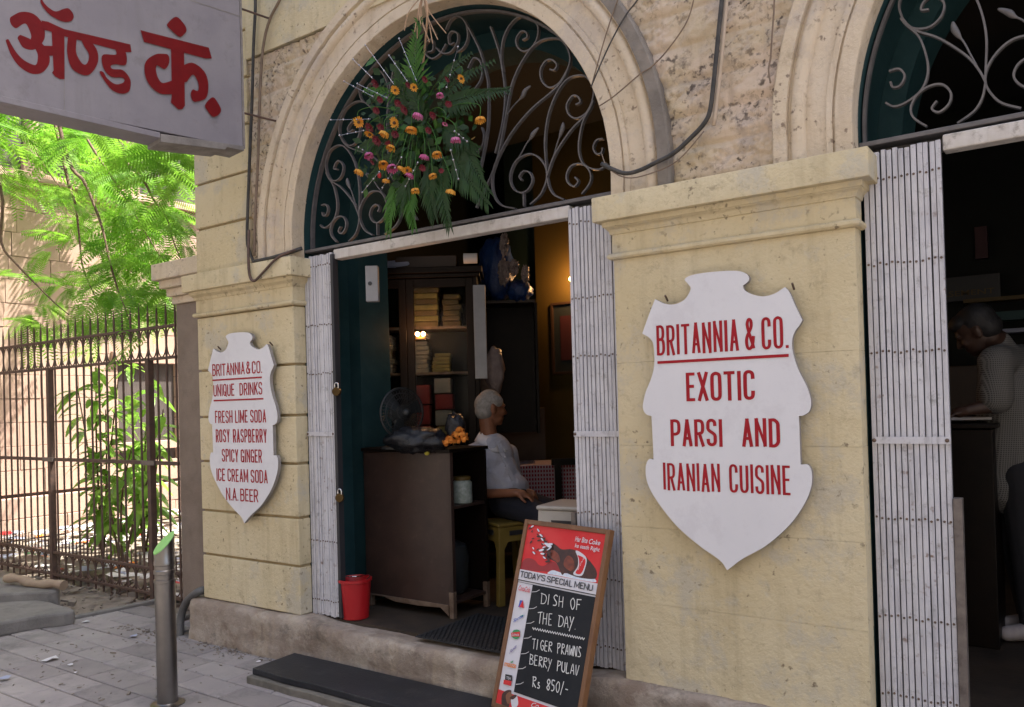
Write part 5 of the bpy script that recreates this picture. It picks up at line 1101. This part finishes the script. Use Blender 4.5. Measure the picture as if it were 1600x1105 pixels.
organic('shirt', [('e', chest+UP*.02, (.155, .104, .18), rt_), ('e', mid-fw_*.012, (.138, .100, .19), rt_), ('e', hipc+UP*.09-fw_*.015, (.150, .108, .11), rt_), ('c', neck-UP*.055, .058, shL, .064), ('c', neck-UP*.055, .058, shR, .064), ('c', shL, .066, shL+(elL-shL)*.82, .068), ('c', shR, .066, shR+(elR-shR)*.85, .066),
   ('c', chest+sr*.07+fw_*.050, .042, hipc+sr*.080+fw_*.052+UP*.06, .034), ('c', chest-sr*.07+fw_*.045-UP*.05, .042, hipc-sr*.05+fw_*.055+UP*.07, .036), ('c', chest-sr*.11-UP*.06, .045, hipc-sr*.12+UP*.06, .035)], m_shirt, Mn, .009, 3)
mb = MB(); cb_ = neck+UP*.006
for sg in (1, -1): # collar: back stands, points fall either side of the open neck
    ang = [(.0+i*.37)*sg for i in range(9)]; dirs = [-fw_*math.cos(a)+sr*math.sin(a) for a in ang]
    inn = [cb_+d*(.064+.002*i)+UP*(.034-.0055*i) for i, d in enumerate(dirs)]; out_ = [cb_+d*(.084+.007*i)+UP*(-.012-.0075*i-(.040 if i >= 7 else 0)) for i, d in enumerate(dirs)]
    mb.add(inn+out_, [(i, i+1, 9+i+1, 9+i) for i in range(8)])
o = mb.build('collar', m_sign, Mn, smooth=True); sd_ = o.modifiers.new('t', 'SOLIDIFY'); sd_.thickness = .004
mb = MB()
for sg in (-1, 1): # collar wings and the button placket
    a_ = neck+sr*sg*.058-fw_*.01+UP*.030; b_ = neck+fw_*.072-UP*.048+sr*sg*.008; t_ = neck+sr*sg*.060+fw_*.098-UP*.100; o_ = neck+sr*sg*.092+fw_*.02-UP*.030
    mb.add([a_, b_, t_, o_], [(0, 1, 2, 3)])
o = mb.build('collar_wings', m_sign, Mn); sd_ = o.modifiers.new('t', 'SOLIDIFY'); sd_.thickness = .007
mb = MB(); mb.ribbon(smooth_pts([neck+fw_*.078-UP*.060, chest+fw_*.117+UP*.03, mid+fw_*.108, hipc+fw_*.103+UP*.06], 5), fw_, .030, .006); mb.build('placket', m_shirt, Mn)
mb = MB()
for k in range(4): mb.ell(chest+fw_*.122+UP*(.04-.075*k)-fw_*(.003*k), .006, nu=8, nv=6)
mb.build('shirt_buttons', m_white, Mn)
organic('trousers', [('e', hipc+UP*.0, (.168, .145, .12), rt_), ('c', hip1, .112, kn1, .078), ('c', kn1, .078, an1+UP*.02, .062), ('c', hip2, .112, kn2, .078), ('c', kn2, .078, an2+UP*.02, .062)], m_trou, Mn, .011, 4)
# ---- standing man at the right, bent over the desk
hc = atD(1526, 516, 4.25); f2 = (-RH*.62-UP*.50+FH*.50).normalized(); hf, hs, hu = basis(f2, UP-RH*.40)
D0 = 4.28; nk = atD(1556, 535, D0); chs = atD(1580, 610, D0); hp_ = atD(1582, 735, D0+.03); hipz = Vector((hp_.x, hp_.y, hp_.z-.02))
St = thing('person', 'dark haired man in grey checked shirt bending over a desk in the right doorway', 'person', (hp_.x, hp_.y, FZ))
sA = atD(1556, 566, D0-.13); sB = atD(1600, 562, D0+.20); eA = atD(1556, 632, D0-.16); wA = atD(1512, 641, D0-.12); eB = atD(1575, 640, D0+.2); wB = atD(1510, 648, D0+.14)
h1 = hipz-FH*.09; h2 = hipz+FH*.09; k1 = Vector((h1.x, h1.y, .76))+RH*.01; k2 = Vector((h2.x, h2.y, .76))+RH*.06; a1 = Vector((k1.x, k1.y, FZ+.11))+RH*.03; a2_ = Vector((k2.x, k2.y, FZ+.11))+RH*.08
body = head_prims(hc, hf, hs, hu, 1.05)+[('c', hc-hu*.06-hf*.03, .058, nk, .065), ('c', nk, .07, chs, .13), ('c', chs, .13, hp_, .13), ('c', sA, .06, sB, .06), ('c', sA, .055, eA, .044), ('c', eA, .044, wA, .028), ('c', sB, .055, eB, .044), ('c', eB, .044, wB, .028),
        ('c', h1, .09, k1, .058), ('c', k1, .058, a1, .042), ('c', h2, .09, k2, .058), ('c', k2, .058, a2_, .042)]
body += hand_prims(wA, -RH*.95-UP*.2, -UP, .45)+hand_prims(wB, -RH*.95-UP*.2, -UP, .45)
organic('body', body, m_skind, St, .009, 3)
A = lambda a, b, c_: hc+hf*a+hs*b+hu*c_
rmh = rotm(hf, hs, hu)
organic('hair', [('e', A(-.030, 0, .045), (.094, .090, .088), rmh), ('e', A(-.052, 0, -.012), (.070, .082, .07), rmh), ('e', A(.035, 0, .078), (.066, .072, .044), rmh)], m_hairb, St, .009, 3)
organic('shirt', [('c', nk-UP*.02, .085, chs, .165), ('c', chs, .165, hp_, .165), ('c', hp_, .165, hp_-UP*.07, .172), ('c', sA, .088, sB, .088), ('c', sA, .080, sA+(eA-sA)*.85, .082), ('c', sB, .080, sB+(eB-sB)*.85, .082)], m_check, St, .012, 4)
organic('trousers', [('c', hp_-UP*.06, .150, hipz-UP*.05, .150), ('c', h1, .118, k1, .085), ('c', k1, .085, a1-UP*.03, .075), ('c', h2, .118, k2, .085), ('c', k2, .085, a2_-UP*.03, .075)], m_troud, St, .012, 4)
for a_ in (a1, a2_):
    organic('shoe', [('c', a_-UP*.055+RH*.02, .048, a_-UP*.065-RH*.15, .040), ('e', a_-UP*.03, (.05, .05, .05))], m_shoe, St, .009, 3)

# ================================================================== CABLES ON THE FACADE
def cable(name, label, pts, r, mat_, y=-.012, sub=5, cat='cable', grp=None):
    P = [atY(p[0], p[1], p[2] if len(p) > 2 else y) for p in pts]; mb = MB(); mb.tube(smooth_pts(P, sub), r, 6)
    return tag(mb.build(name, mat_, None, smooth=True), label, cat, grp)
GC_ = 'wires running over the facade'
cable('cable', 'black double cable running straight down left of the middle arch to the pillar ledge', [(398,-40),(399,10),(396,75),(394,150),(389,275),(386,368),(389,390),(396,409)], .010, m_cable, -.02, grp=GC_)
cable('cable', 'tan cable curving down left of the middle arch beside the black one', [(448,-30),(437,0),(421,32),(411,75),(406,150),(403,250),(399,330),(397,400)], .009, m_cablel, -.02, grp=GC_)
cable('cable', 'grey cable hanging in a loop over the left pillar ledge', [(389,360,-.03),(388,400,-.08),(390,430,-.085),(397,439,-.085),(410,427,-.085),(432,404,-.08),(452,394,-.03),(470,388,.06)], .009, m_iron, -.085, grp=GC_)
cable('cable', 'short thick dark cable lying along the left pillar ledge', [(396,409,-.03),(420,404,-.035),(445,397,-.03),(472,388,.05)], .012, m_cable, -.03, grp=GC_)
cable('cable', 'thick black cable dropping and sweeping across the wall between the two arches', [(1132,-40),(1127,10),(1122,60),(1116,120),(1110,170),(1101,192),(1080,215),(1052,240),(1025,254),(1000,266),(978,271),(958,265),(940,256)], .0105, m_cable, -.045, grp=GC_)
cable('conduit', 'straight pale conduit beside the thick black cable', [(1137,-40),(1134,10),(1128,80),(1121,145),(1115,196)], .010, m_pvc, -.02, 3, 'conduit')
cable('wire', 'thin tan wire slanting across the stones right of the middle arch', [(1086,-20),(1082,8),(1070,40),(1040,82),(1017,105),(1000,116),(960,150),(936,166)], .0032, m_cablel, -.03, grp=GC_)
cable('wire', 'thin pale wire hanging beside the right arch moulding', [(1211,-30),(1209,20),(1206,60),(1204,90),(1201,110),(1204,130)], .004, m_cablel, -.03, grp=GC_)
cable('wire', 'left one of two thin strings crossing the middle arch moulding at upper right', [(975,-20),(965,0),(945,60),(926,128),(924,134)], .003, m_cablel, -.03, grp=GC_)
cable('wire', 'dark string right of the other across the middle arch moulding', [(1005,-20),(996,0),(975,28),(950,75),(926,130),(924,136)], .0035, m_cable, -.035, grp=GC_)
cable('wire', 'thin wire lying low along the thick black cable near the pillar ledge', [(940,240,.02),(950,262,-.04),(980,278,-.05),(1020,270,-.05),(1060,250,-.05),(1100,205,-.05)], .003, m_cablel, -.05, grp=GC_)

# ================================================================== HANGING FLOWERS
FY = -.09
FA = thing('flower_arrangement', 'hanging arrangement of palm leaves, orange pink and maroon flowers and silver beads in the arch', 'flower arrangement', atY(655, 200, FY))
rf = random.Random(17)
def palm(mb, a, b, wid, n=22, droop=.05, taper=True, face=(0, -1, 0), up=None):
    a, b = Vector(a), Vector(b); fN = Vector(face).normalized(); d = (b-a); L_ = d.length; d.normalize(); s = d.cross(fN).normalized(); rach = []
    for i in range(n+1):
        t = i/n; rach.append(a+(b-a)*t-fN*0+Vector((0, -.03*math.sin(t*3.1), -droop*t*t)))
    mb.tube(rach, [.004*(1-.7*i/n) for i in range(n+1)], 5)
    for i in range(1, n+1):
        t = i/n; ln = wid*(math.sin(min(1, t*1.3+.12)*math.pi*.62+.3))*(1.05-.55*t)
        for sg in (1, -1):
            dr = (d*(.75+.5*t)+s*sg*(1-.35*t)+Vector((0, rf.uniform(-.25, .1), rf.uniform(-.2, .1)))).normalized(); w_ = .0055+.004*(1-t); p0 = rach[i]; m_ = p0+dr*ln*.5; e = p0+dr*ln+Vector((0, 0, -.02))
            sd_ = dr.cross(fN).normalized()*w_; mb.add([p0-sd_*.4, m_-sd_, e, m_+sd_, p0+sd_*.4], [(0, 1, 2, 3, 4)])
for (a, b, wd, n, mt_) in (((655,175),(655,38),.17,26,m_palml),((640,170),(622,100),.10,16,m_palm),((628,270),(609,362),.11,22,m_palml),((645,270),(648,352),.12,24,m_palml),((672,250),(680,338),.13,24,m_palm),((690,250),(703,352),.13,26,m_palm),((705,240),(762,318),.13,26,m_palm),((720,210),(764,300),.12,22,m_palm),((690,165),(792,140),.11,26,m_palm),((690,150),(770,96),.07,18,m_palm),((625,150),(572,140),.07,12,m_palml),((620,220),(560,232),.09,16,m_palm),((640,230),(575,285),.10,18,m_palm),((680,140),(735,85),.08,16,m_palm),((655,260),(625,330),.11,22,m_palm),((670,200),(640,120),.1,18,m_palm),((690,200),(745,230),.11,20,m_palm)):
    mb = MB(); palm(mb, atY(*a, FY), atY(*b, FY-.04), wd, n, .0); mb.build('palm_leaf', mt_, FA)
mb = MB(); mb2 = MB()
for i in range(620):
    x, y = rf.gauss(652, 44), rf.gauss(205, 54)
    if not (560 < x < 745 and 90 < y < 320): continue
    c = atY(x, y, FY+rf.uniform(-.03, .06)); d = Vector((rf.uniform(-1, 1), rf.uniform(-.6, .3), rf.uniform(-1, .8))).normalized(); s = d.cross(Vector((0, -1, .2))).normalized(); l_ = rf.uniform(.03, .075); w_ = l_*rf.uniform(.25, .4)
    (mb if i % 7 else mb2).add([c, c+d*l_*.5+s*w_, c+d*l_, c+d*l_*.5-s*w_], [(0, 1, 2, 3)])
mb.build('foliage', m_palm, FA); mb2.build('foliage', m_palml, FA)
def flower(px, py, r, mats, down=.6, stem=True):
    r *= rf.uniform(.74, .98)
    c = atY(px, py, FY-.07-rf.uniform(0, .04)); ax = Vector((rf.uniform(-.4, .4), -(1-down)*1.2, -down)).normalized(); a = ax.orthogonal().normalized(); b = ax.cross(a); mb = MB(); n = 15
    for ring, (k, op) in enumerate(((1., .75 if down > .7 else .38), (.72, .9 if down > .7 else .55))):
        for i in range(n):
            q_ = 2*math.pi*(i+.5*ring)/n+rf.uniform(-.08, .08); d = (a*math.cos(q_)+b*math.sin(q_)); s = ax.cross(d); rr = r*k*rf.uniform(.9, 1.1)
            p0 = c-ax*r*.35+d*r*.12; m_ = p0+d*rr*.62+ax*rr*op*.35; e = p0+d*rr*(.80 if down > .7 else 1.)+ax*rr*op*(1.1 if down > .7 else .7); w_ = r*.19
            mb.add([p0-s*w_*.4, m_-s*w_, e-s*w_*.45, e+s*w_*.45, m_+s*w_, p0+s*w_*.4], [(0, 1, 4, 5), (1, 2, 3, 4)])
    o = mb.build('flower', mats, FA)
    mb = MB(); mb.ell(c-ax*r*.1, r*.3, nu=10, nv=6); mb.build('flower_centre', m_ger_c if mats is not m_ger_m else m_ger_m, o)
    if stem:
        mb = MB(); t = atY(655+(px-655)*.45, 190+(py-210)*.4-12, FY-.01); mb.tube(smooth_pts([c-ax*r*.3, c-ax*r*.3+UP*.06, (c+t)/2+UP*.05, t], 4), .0022, 5); mb.build('stem', m_palml, o)
FT = lambda x, y: (540+x/4.42, 120+y/4.42)
for x, y, r, dn in ((88,315,.030,.45),(268,390,.038,.8),(455,362,.038,.85),(165,405,.032,.7),(315,487,.032,.75),(630,532,.033,.9),(260,602,.040,.8),(385,630,.030,.8),(425,650,.028,.7)): flower(*FT(x, y), r, m_ger_o, dn)
for x, y, r, dn in ((333,320,.034,.35),(928,292,.033,.97),(600,682,.033,.97),(95,655,.036,.75),(280,715,.029,.97),(480,782,.031,.97),(727,790,.031,.97),(470,75,.028,.5),(340,95,.026,.5),(795,15,.024,.5)): flower(*FT(x, y), r, m_ger_y, dn)
for x, y, r, dn in ((650,125,.030,.9),(500,265,.036,.85),(160,540,.040,.9),(760,430,.031,.97),(545,550,.037,.9),(320,628,.036,.8),(445,678,.030,.8),(685,330,.016,.7)): flower(*FT(x, y), r, m_ger_p, dn)
for x, y, r in ((200,50,.028),(235,160,.022),(210,235,.026),(400,230,.026),(360,185,.026),(160,355,.030),(240,350,.022),(210,445,.032),(300,470,.024),(340,400,.024),(600,270,.022),(710,190,.020),(530,632,.022),(660,650,.016),(545,20,.022),(430,60,.020),(570,372,.022),(180,590,.020),(700,20,.018)): flower(*FT(x, y), r, m_ger_m, .5, False)
c = atY(593, 274, FY-.1); mb = MB(); mb.ell(c, .011, .011, .017); mb.build('flower_bud', m_bucket, FA, smooth=True)
T4 = lambda x, y: (470+x/4.804, 30+y/4.804)
for a, b in ((T4(390,300),T4(540,445)),(T4(480,190),T4(700,490)),(T4(660,270),T4(805,475)),(T4(735,140),T4(870,470)),(T4(320,465),T4(550,585)),(T4(420,483),T4(655,595)),(T4(220,757),T4(525,750)),(T4(287,874),T4(480,835)),((716,72),(697,140)),((710,205),(731,222)),((704,234),(717,282)),(FT(500,590),FT(410,765)),(FT(235,655),FT(110,805)),((560,230),(580,243)),((628,245),(596,296))):
    A_, B_ = atY(*a, FY-.13), atY(*b, FY-.06); mb = MB(); mb.tube([A_, B_], .0010, 5); o = mb.build('bead_stick', m_bead, FA)
    mb = MB()
    for t in (.02, .33, .66, .95): mb.ell(A_+(B_-A_)*t, .0056, nu=8, nv=6)
    mb.build('silver_beads', m_bead, o, smooth=True)
top_ = atY(661, -8, -.03)
for i, (x, y) in enumerate(((632,48),(648,50),(652,60),(668,58),(676,68),(684,62),(697,52),(671,66),(658,40))):
    e = atY(x, y, FY-.06); mb = MB(); mb.tube(smooth_pts([top_, (top_+e)/2+Vector((rf.uniform(-.02, .02), -.02, 0)), e], 4), .0026, 5); mb.build('straw_tie', m_straw, FA)
mb = MB(); mb.tube(smooth_pts([atY(661, -60, -.03), atY(662, -10, -.06), atY(668, 20, FY-.02), atY(660, 110, FY)], 4), .006, 6); mb.build('hanging_rope', m_straw, FA)

# ================================================================== FENCE, PIER, YARD WALLS
FNY = .48
Fe = thing('iron_fence', 'rusty iron railing of tall spiked bars beside the left pillar', 'fence', (-8, FNY, 0))
fx = lambda z: 0
zT, zL, zM, zB = 2.28, 2.02, 1.15, .26
X0, X1 = -11.3, -6.06
def rail(z, h, name='rail', d=.018): mb = MB(); mb.box(X0, X1, FNY-d, FNY+d, z-h/2, z+h/2); mb.build(name, m_iron, Fe, bevel=.002)
rail(zT, .022); rail(zL, .022); rail(zM, .030); rail(zB, .024); rail(.05, .022)
mb = MB(); lp = MB(); sp = MB(); x = X1-.02; i = 0; dx = .133
while x > X0:
    mb.tube([(x, FNY, -.02), (x, FNY, zT+.11)], .0095, 6); mb.tube([(x, FNY, zT+.11), (x, FNY, zT+.20)], [.0095, .002], 6)
    xm = x-dx/2
    for q0, zc_, rx, rz in ((0, (zT+zL)/2, dx/2-.004, (zT-zL)/2-.008), (0, .155, dx/2-.006, .09)):
        lp.tube([(xm+rx*math.cos(k*math.pi/12), FNY, zc_+rz*math.sin(k*math.pi/12)) for k in range(25)], .006, 5)
    sp.tube([(xm, FNY, zB), (xm, FNY, zB+.10), (xm, FNY, zB+.16)], [.007, .006, .001], 5)
    x -= dx; i += 1
for nm, q_ in (('bars', mb), ('loops', lp), ('short_spikes', sp)): q_.build(nm, m_iron, Fe, smooth='auto')
for px in (318, 232, 62, 78): pass
for xx in (atY(80, 700, FNY).x, atY(236, 700, FNY).x, -9.9):
    mb = MB(); mb.box(xx-.026, xx+.026, FNY-.026, FNY+.026, -.03, zL+.01); mb.build('fence_post', m_iron, Fe, bevel=.003)
    mb = MB(); mb.box(xx-.11, xx+.09, FNY-.034, FNY-.020, zM-.02, zM+.02); mb.build('clamp', m_leadg, Fe, bevel=.002)
Pr = thing('stone_pier', 'grey brown rendered pier with moulded top between fence and left pillar', 'pier', (-5.55, .75, 0))
mb = MB(); mb.box(-6.02, -5.063, .45, 1.25, -.02, 2.44); mb.build('pier_shaft', m_pier, Pr, bevel=.008)
vs = MB()
for i, (o, z0, z1) in enumerate(((.02, 2.441, 2.50), (.05, 2.501, 2.565), (.09, 2.566, 2.63), (.13, 2.631, 2.76))): vs.box(-6.02-o, -5.063, .45-o, 1.25, z0, z1)
vs.build('pier_cap', m_arch, Pr, bevel=.006)
# big stone building at the far side of the yard
WX = -11.4
Bb = thing('sandstone_building', 'pinkish sandstone building with arcade openings behind the fence and tree', 'building', (WX, 3, 0))
rs = random.Random(51); mb = MB()
def ashlar(mb, y0, y1, z0, z1, ch=.31, bl=.62, holes=()):
    z = z0; r = 0
    while z < z1-.02:
        zz = min(z+ch, z1); y = y0-(bl/2 if r % 2 else 0)-.1
        while y < y1:
            ya, yb = max(y, y0), min(y+bl*rs.uniform(.75, 1.2), y1); y = yb if yb > ya else y+bl
            if yb-ya < .04: continue
            if any(ya < h[1]-.02 and yb > h[0]+.02 and z < h[3]-.02 and zz > h[2]+.02 for h in holes):
                for h in holes:
                    if ya < h[0]-.05 < yb: mb.obox((WX-.1+rs.uniform(0, .008), (ya+h[0])/2, (z+zz)/2), (.2, 0, 0), (0, h[0]-ya-.008, 0), (0, 0, zz-z-.008))
                    if ya < h[1]+.05 < yb: mb.obox((WX-.1+rs.uniform(0, .008), (yb+h[1])/2, (z+zz)/2), (.2, 0, 0), (0, yb-h[1]-.008, 0), (0, 0, zz-z-.008))
                continue
            mb.obox((WX-.1+rs.uniform(0, .012), (ya+yb)/2, (z+zz)/2), (.2, 0, 0), (0, yb-ya-.005, 0), (0, 0, zz-z-.005))
        z = zz; r += 1
hole1 = (2.95, 3.85, 1.15, 2.3)
ashlar(mb, -3, 9, .56, 4.55, holes=[hole1]); mb.build('ashlar_wall', m_stone, Bb, bevel=.004)
mb = MB(); ashlar(mb, -3, 9, -.02, .54, .27, .9); o = mb.build('wall_base', m_stone, Bb, bevel=.008); o.location.x += .10
mb = MB(); mb.box(WX-.19, WX-.045, -3, 9, 0, 9.5); mb.build('wall_core', m_stoned, Bb)
mb = MB(); mb.box(WX-.2, WX+.09, -3, 9, 4.556, 4.66); mb.box(WX-.2, WX+.14, -3, 9, 4.661, 4.72); mb.box(WX-.2, WX+.05, -3, 9, 4.721, 4.80); mb.build('string_course', m_stone, Bb, bevel=.01)
mb = MB(); mb.box(WX-.05, WX+.06, hole1[0]-.1, hole1[1]+.1, hole1[2]-.12, hole1[2]); mb.box(WX-.05, WX+.06, hole1[0]-.1, hole1[1]+.1, hole1[3], hole1[3]+.16); mb.build('window_surround', m_stone, Bb, bevel=.006)
for i in range(7):
    y = -2.2+i*1.35
    mb = MB(); mb.box(WX-.15, WX+.03, y-.13, y+.13, 4.801, 4.98); mb.lathe([(.10, 4.98), (.10, 5.9), (.14, 6.0), (.16, 6.12)], (WX-.06, y, 0), 16); mb.box(WX-.2, WX+.06, y-.17, y+.17, 6.121, 6.22); mb.build('arcade_column', m_stone, Bb, smooth='auto')
    mb = MB(); yc = y+.675; ro, ri = .62, .48; n = 16
    for a in range(n):
        t0, t1 = math.pi*a/n, math.pi*(a+1)/n; mb.prism([(WX-.15, yc-ri*math.cos(t0), 6.221+ri*math.sin(t0)), (WX-.15, yc-ro*math.cos(t0), 6.221+ro*math.sin(t0)), (WX-.15, yc-ro*math.cos(t1), 6.221+ro*math.sin(t1)), (WX-.15, yc-ri*math.cos(t1), 6.221+ri*math.sin(t1))], (.16, 0, 0))
    mb.build('arcade_arch', m_stone, Bb)
mb = MB(); mb.box(WX-.2, WX-.02, -3, 9, 6.9, 9.5); mb.build('parapet_wall', m_stone, Bb)
mb = MB(); mb.box(WX, -4.8, 8.6, 8.9, -.03, 7.5); o = tag(mb.build('yard_wall', m_stone, None), 'tall stone wall closing the yard at the back', 'wall')
# buildings over the street, behind the camera (added to block low sky, bounce daylight)

# ================================================================== TREE AND PLANTS
rt = random.Random(77)
leafV = {0: MB(), 1: MB()}
def spray(mb, a, d, L_, n, lw, droop, rr=rt):
    """one pinna: thin stalk with n pairs of narrow leaflets"""
    a = Vector(a); d = Vector(d).normalized(); s = d.cross(UP); s = s.normalized() if s.length > .05 else Vector((1, 0, 0)); roll = rr.uniform(-.7, .7); u = s.cross(d); s = (s*math.cos(roll)+u*math.sin(roll)).normalized()
    P = []
    for i in range(n+1):
        t = i/n; P.append(a+d*L_*t+Vector((0, 0, -droop*L_*t*t)))
    for i in range(n):
        t = (i+.5)/n; ll = lw*(.55+.9*math.sin(math.pi*(t*.82+.12)))*.75; p0 = P[i]; dd = (P[i+1]-P[i]).normalized(); wv = dd*L_/n*.40
        for sg in (1, -1):
            e = p0+s*sg*ll+dd*ll*.35+Vector((0, 0, -ll*.18)); m_ = (p0+e)/2
            mb.add([p0, m_-wv, e, m_+wv], [(0, 1, 2, 3)])
    w_ = s*.0022; mb.add([P[0]-w_, P[n//2]-w_, P[n], P[n//2]+w_, P[0]+w_], [(0, 1, 2, 3, 4)])
def frond(a, d, L_, rr=rt, key=0):
    """a leaf: two to four long feathery pinnae from one point of the twig"""
    a = Vector(a); d = Vector(d).normalized(); s = d.cross(UP); s = s.normalized() if s.length > .05 else Vector((1, 0, 0)); mb = leafV[key]
    for i in range(rr.choice((2, 3, 3, 4))):
        dd = (d+s*rr.uniform(-1., 1.)+UP*rr.uniform(-.35, .2)).normalized()
        spray(mb, a+dd*.03, dd, L_*rr.uniform(.75, 1.15), rr.randint(17, 22), L_*.19, rr.uniform(.12, .42), rr)
BR = [[(70,100,.9),(82,175,.9),(108,290,.9),(118,320,.9),(124,372,.9),(130,420,.9),(150,465,.9),(165,485,.9)],
      [(75,120,.75),(107,250,.75),(130,282,.75),(145,315,.75),(160,357,.75),(172,410,.75),(185,455,.75),(200,495,.75),(206,530,.75)],
      [(168,150,1.1),(197,250,1.1),(212,268,1.1),(228,288,1.1),(240,312,1.1),(260,340,1.1),(272,380,1.1),(287,415,1.1)],
      [(-60,200,.6),(0,290,.6),(2,378,.6),(28,415,.6),(62,450,.6),(87,475,.6),(108,492,.6)],
      [(120,190,1.3),(150,240,1.3),(190,300,1.3),(225,360,1.3),(250,400,1.3)], [(20,120,1.2),(40,200,1.2),(70,260,1.2),(100,300,1.2)]]
trunk0 = Vector((-10.2, -1.3, -.03)); fork = Vector((-9.6, -.6, 4.6))
TR = thing('tree', 'feathery leaved green tree whose branches hang over the fence at the left', 'tree', trunk0)
mb = MB(); mb.tube(smooth_pts([trunk0, trunk0+Vector((.05, .05, 1.5)), trunk0+Vector((.2, .3, 3.2)), fork], 5), [.22-.10*i/15 for i in range(16)], 12); mb.build('trunk', m_bark, TR, smooth=True)
anch = []
for bi, b in enumerate(BR):
    pts = [atY(*p) for p in b]; p0 = pts[0]
    path = smooth_pts([fork, (fork+p0)/2+Vector((0, 0, .6)), p0+Vector((0, 0, .12))], 5)[:-1]+smooth_pts(pts, 4); n = len(path)
    mb = MB(); mb.tube(path, [.024*(1-i/n)**1.3+.0045 for i in range(n)], 7); mb.build('branch', m_twig, TR, smooth=True)
    sp_ = smooth_pts(pts, 5); anch.append(sp_)
# foliage round the hanging branches, placed in the photo's clumps
CL = [(40,200,60,30,26),(120,200,60,35,26),(200,225,70,35,30),(265,235,40,40,22),(60,280,40,30,6),(150,270,50,35,14),(230,275,60,35,24),(275,300,30,40,18),(110,340,45,30,10),(180,335,60,40,26),(255,350,45,40,24),(130,385,60,30,14),(205,395,60,40,26),(270,400,30,45,16),(95,440,60,25,9),(170,445,55,30,20),(240,455,40,40,20),(60,490,60,20,9),(150,500,60,25,14),(220,490,45,25,16),(30,430,30,15,4),(100,520,50,15,6)]
for cx_, cy_, sx, sy, n in CL:
    for _ in range(max(3, int(n*.68))):
        x, y = cx_+rt.gauss(0, sx*.55), cy_+rt.gauss(0, sy*.55)
        if x > 292: continue
        yy = rt.uniform(.62, 2.2) if y > 250 else rt.uniform(.3, 2.6)
        p = atY(x, y, yy)
        if p.z < .9: continue
        near = None
        d = Vector((rt.uniform(-1, 1), rt.uniform(-.7, .7), rt.uniform(-.45, .25)))
        frond(p, d, rt.uniform(.34, .58))
# the crown above: same leaves, high over fence and paving
for _ in range(170):
    p = Vector((rt.uniform(-11.5, -4.6), rt.uniform(-3.2, 2.4), rt.uniform(4.3, 6.4)))
    if p.x > -6.2 and p.z < 5.2: continue
    if noise.noise(p*.55) < -.06: continue
    frond(p, Vector((rt.uniform(-1, 1), rt.uniform(-1, 1), rt.uniform(-.4, .2))), rt.uniform(.6, .9))
leafV[0].build('crown', m_leaf, TR)
for i in range(9):
    a = fork+Vector((rt.uniform(-.3, .3), rt.uniform(-.2, .2), .3)); e = Vector((rt.uniform(-11, -5.2), rt.uniform(-2.8, 2.), rt.uniform(4.9, 6.))); mb = MB(); mb.tube(smooth_pts([fork, (a+e)/2+UP*.3, e], 6), [.06*(1-k/12)+.008 for k in range(13)], 7); mb.build('branch', m_twig, TR, smooth=True)
def broad_leaf(mb, a, d, L_, w_, rr):
    a = Vector(a); d = Vector(d).normalized(); s = d.cross(UP); s = s.normalized() if s.length > .05 else Vector((1, 0, 0)); s = (s+UP*rr.uniform(-.5, .5)).normalized(); n = 6; V = []
    for i in range(n+1):
        t = i/n; c = a+d*L_*t+Vector((0, 0, -.55*L_*t*t)); ww = w_*math.sin(math.pi*min(1, t*.9+.06))**.8*(1-.25*t)
        f_ = Vector((0, 0, .18*ww)); V += [c-s*ww+f_, c, c+s*ww+f_]
    mb.add(V, [(i*3+k, i*3+k+1, i*3+k+4, i*3+k+3) for i in range(n) for k in range(2)])
def sapling(label, px, ybase, yw, hts, n, sd, spread):
    rr = random.Random(sd); base = atY(px, ybase, yw); base.z = -.03; S_ = thing('sapling', label, 'plant', base, 'leafy plants behind the fence'); mb = MB()
    for k, (hx, hy) in enumerate(hts):
        tip = atY(hx, hy, yw+rr.uniform(-.2, .2)); path = smooth_pts([base, base+(tip-base)*.5+Vector((rr.uniform(-.1, .1), 0, .1)), tip], 6); st_ = MB(); st_.tube(path, [.014-.009*i/len(path) for i in range(len(path))], 6); st_.build('stem', m_twig, S_, smooth=True)
        for j in range(n):
            t = rr.uniform(.22, 1.); p = path[min(len(path)-1, int(t*(len(path)-1)))]; broad_leaf(mb, p, Vector((rr.uniform(-1, 1), rr.uniform(-1, .8), rr.uniform(-.3, .6))), rr.uniform(.16, .32)*spread, rr.uniform(.035, .06)*spread, rr)
    mb.build('leaves', m_leaf2, S_)
sapling('broad leaved sapling with drooping leaves behind the middle of the fence', 160, 840, 1.25, [(120,600),(150,565),(185,590),(165,640)], 34, 61, 1.1)
sapling('taller leafy sapling behind the fence next to the pier', 225, 840, 1.55, [(205,560),(235,580),(255,640),(220,690)], 34, 62, 1.15)
sapling('low leafy shoots behind the fence near the ground', 190, 850, .95, [(165,740),(205,700),(240,730)], 14, 63, .9)
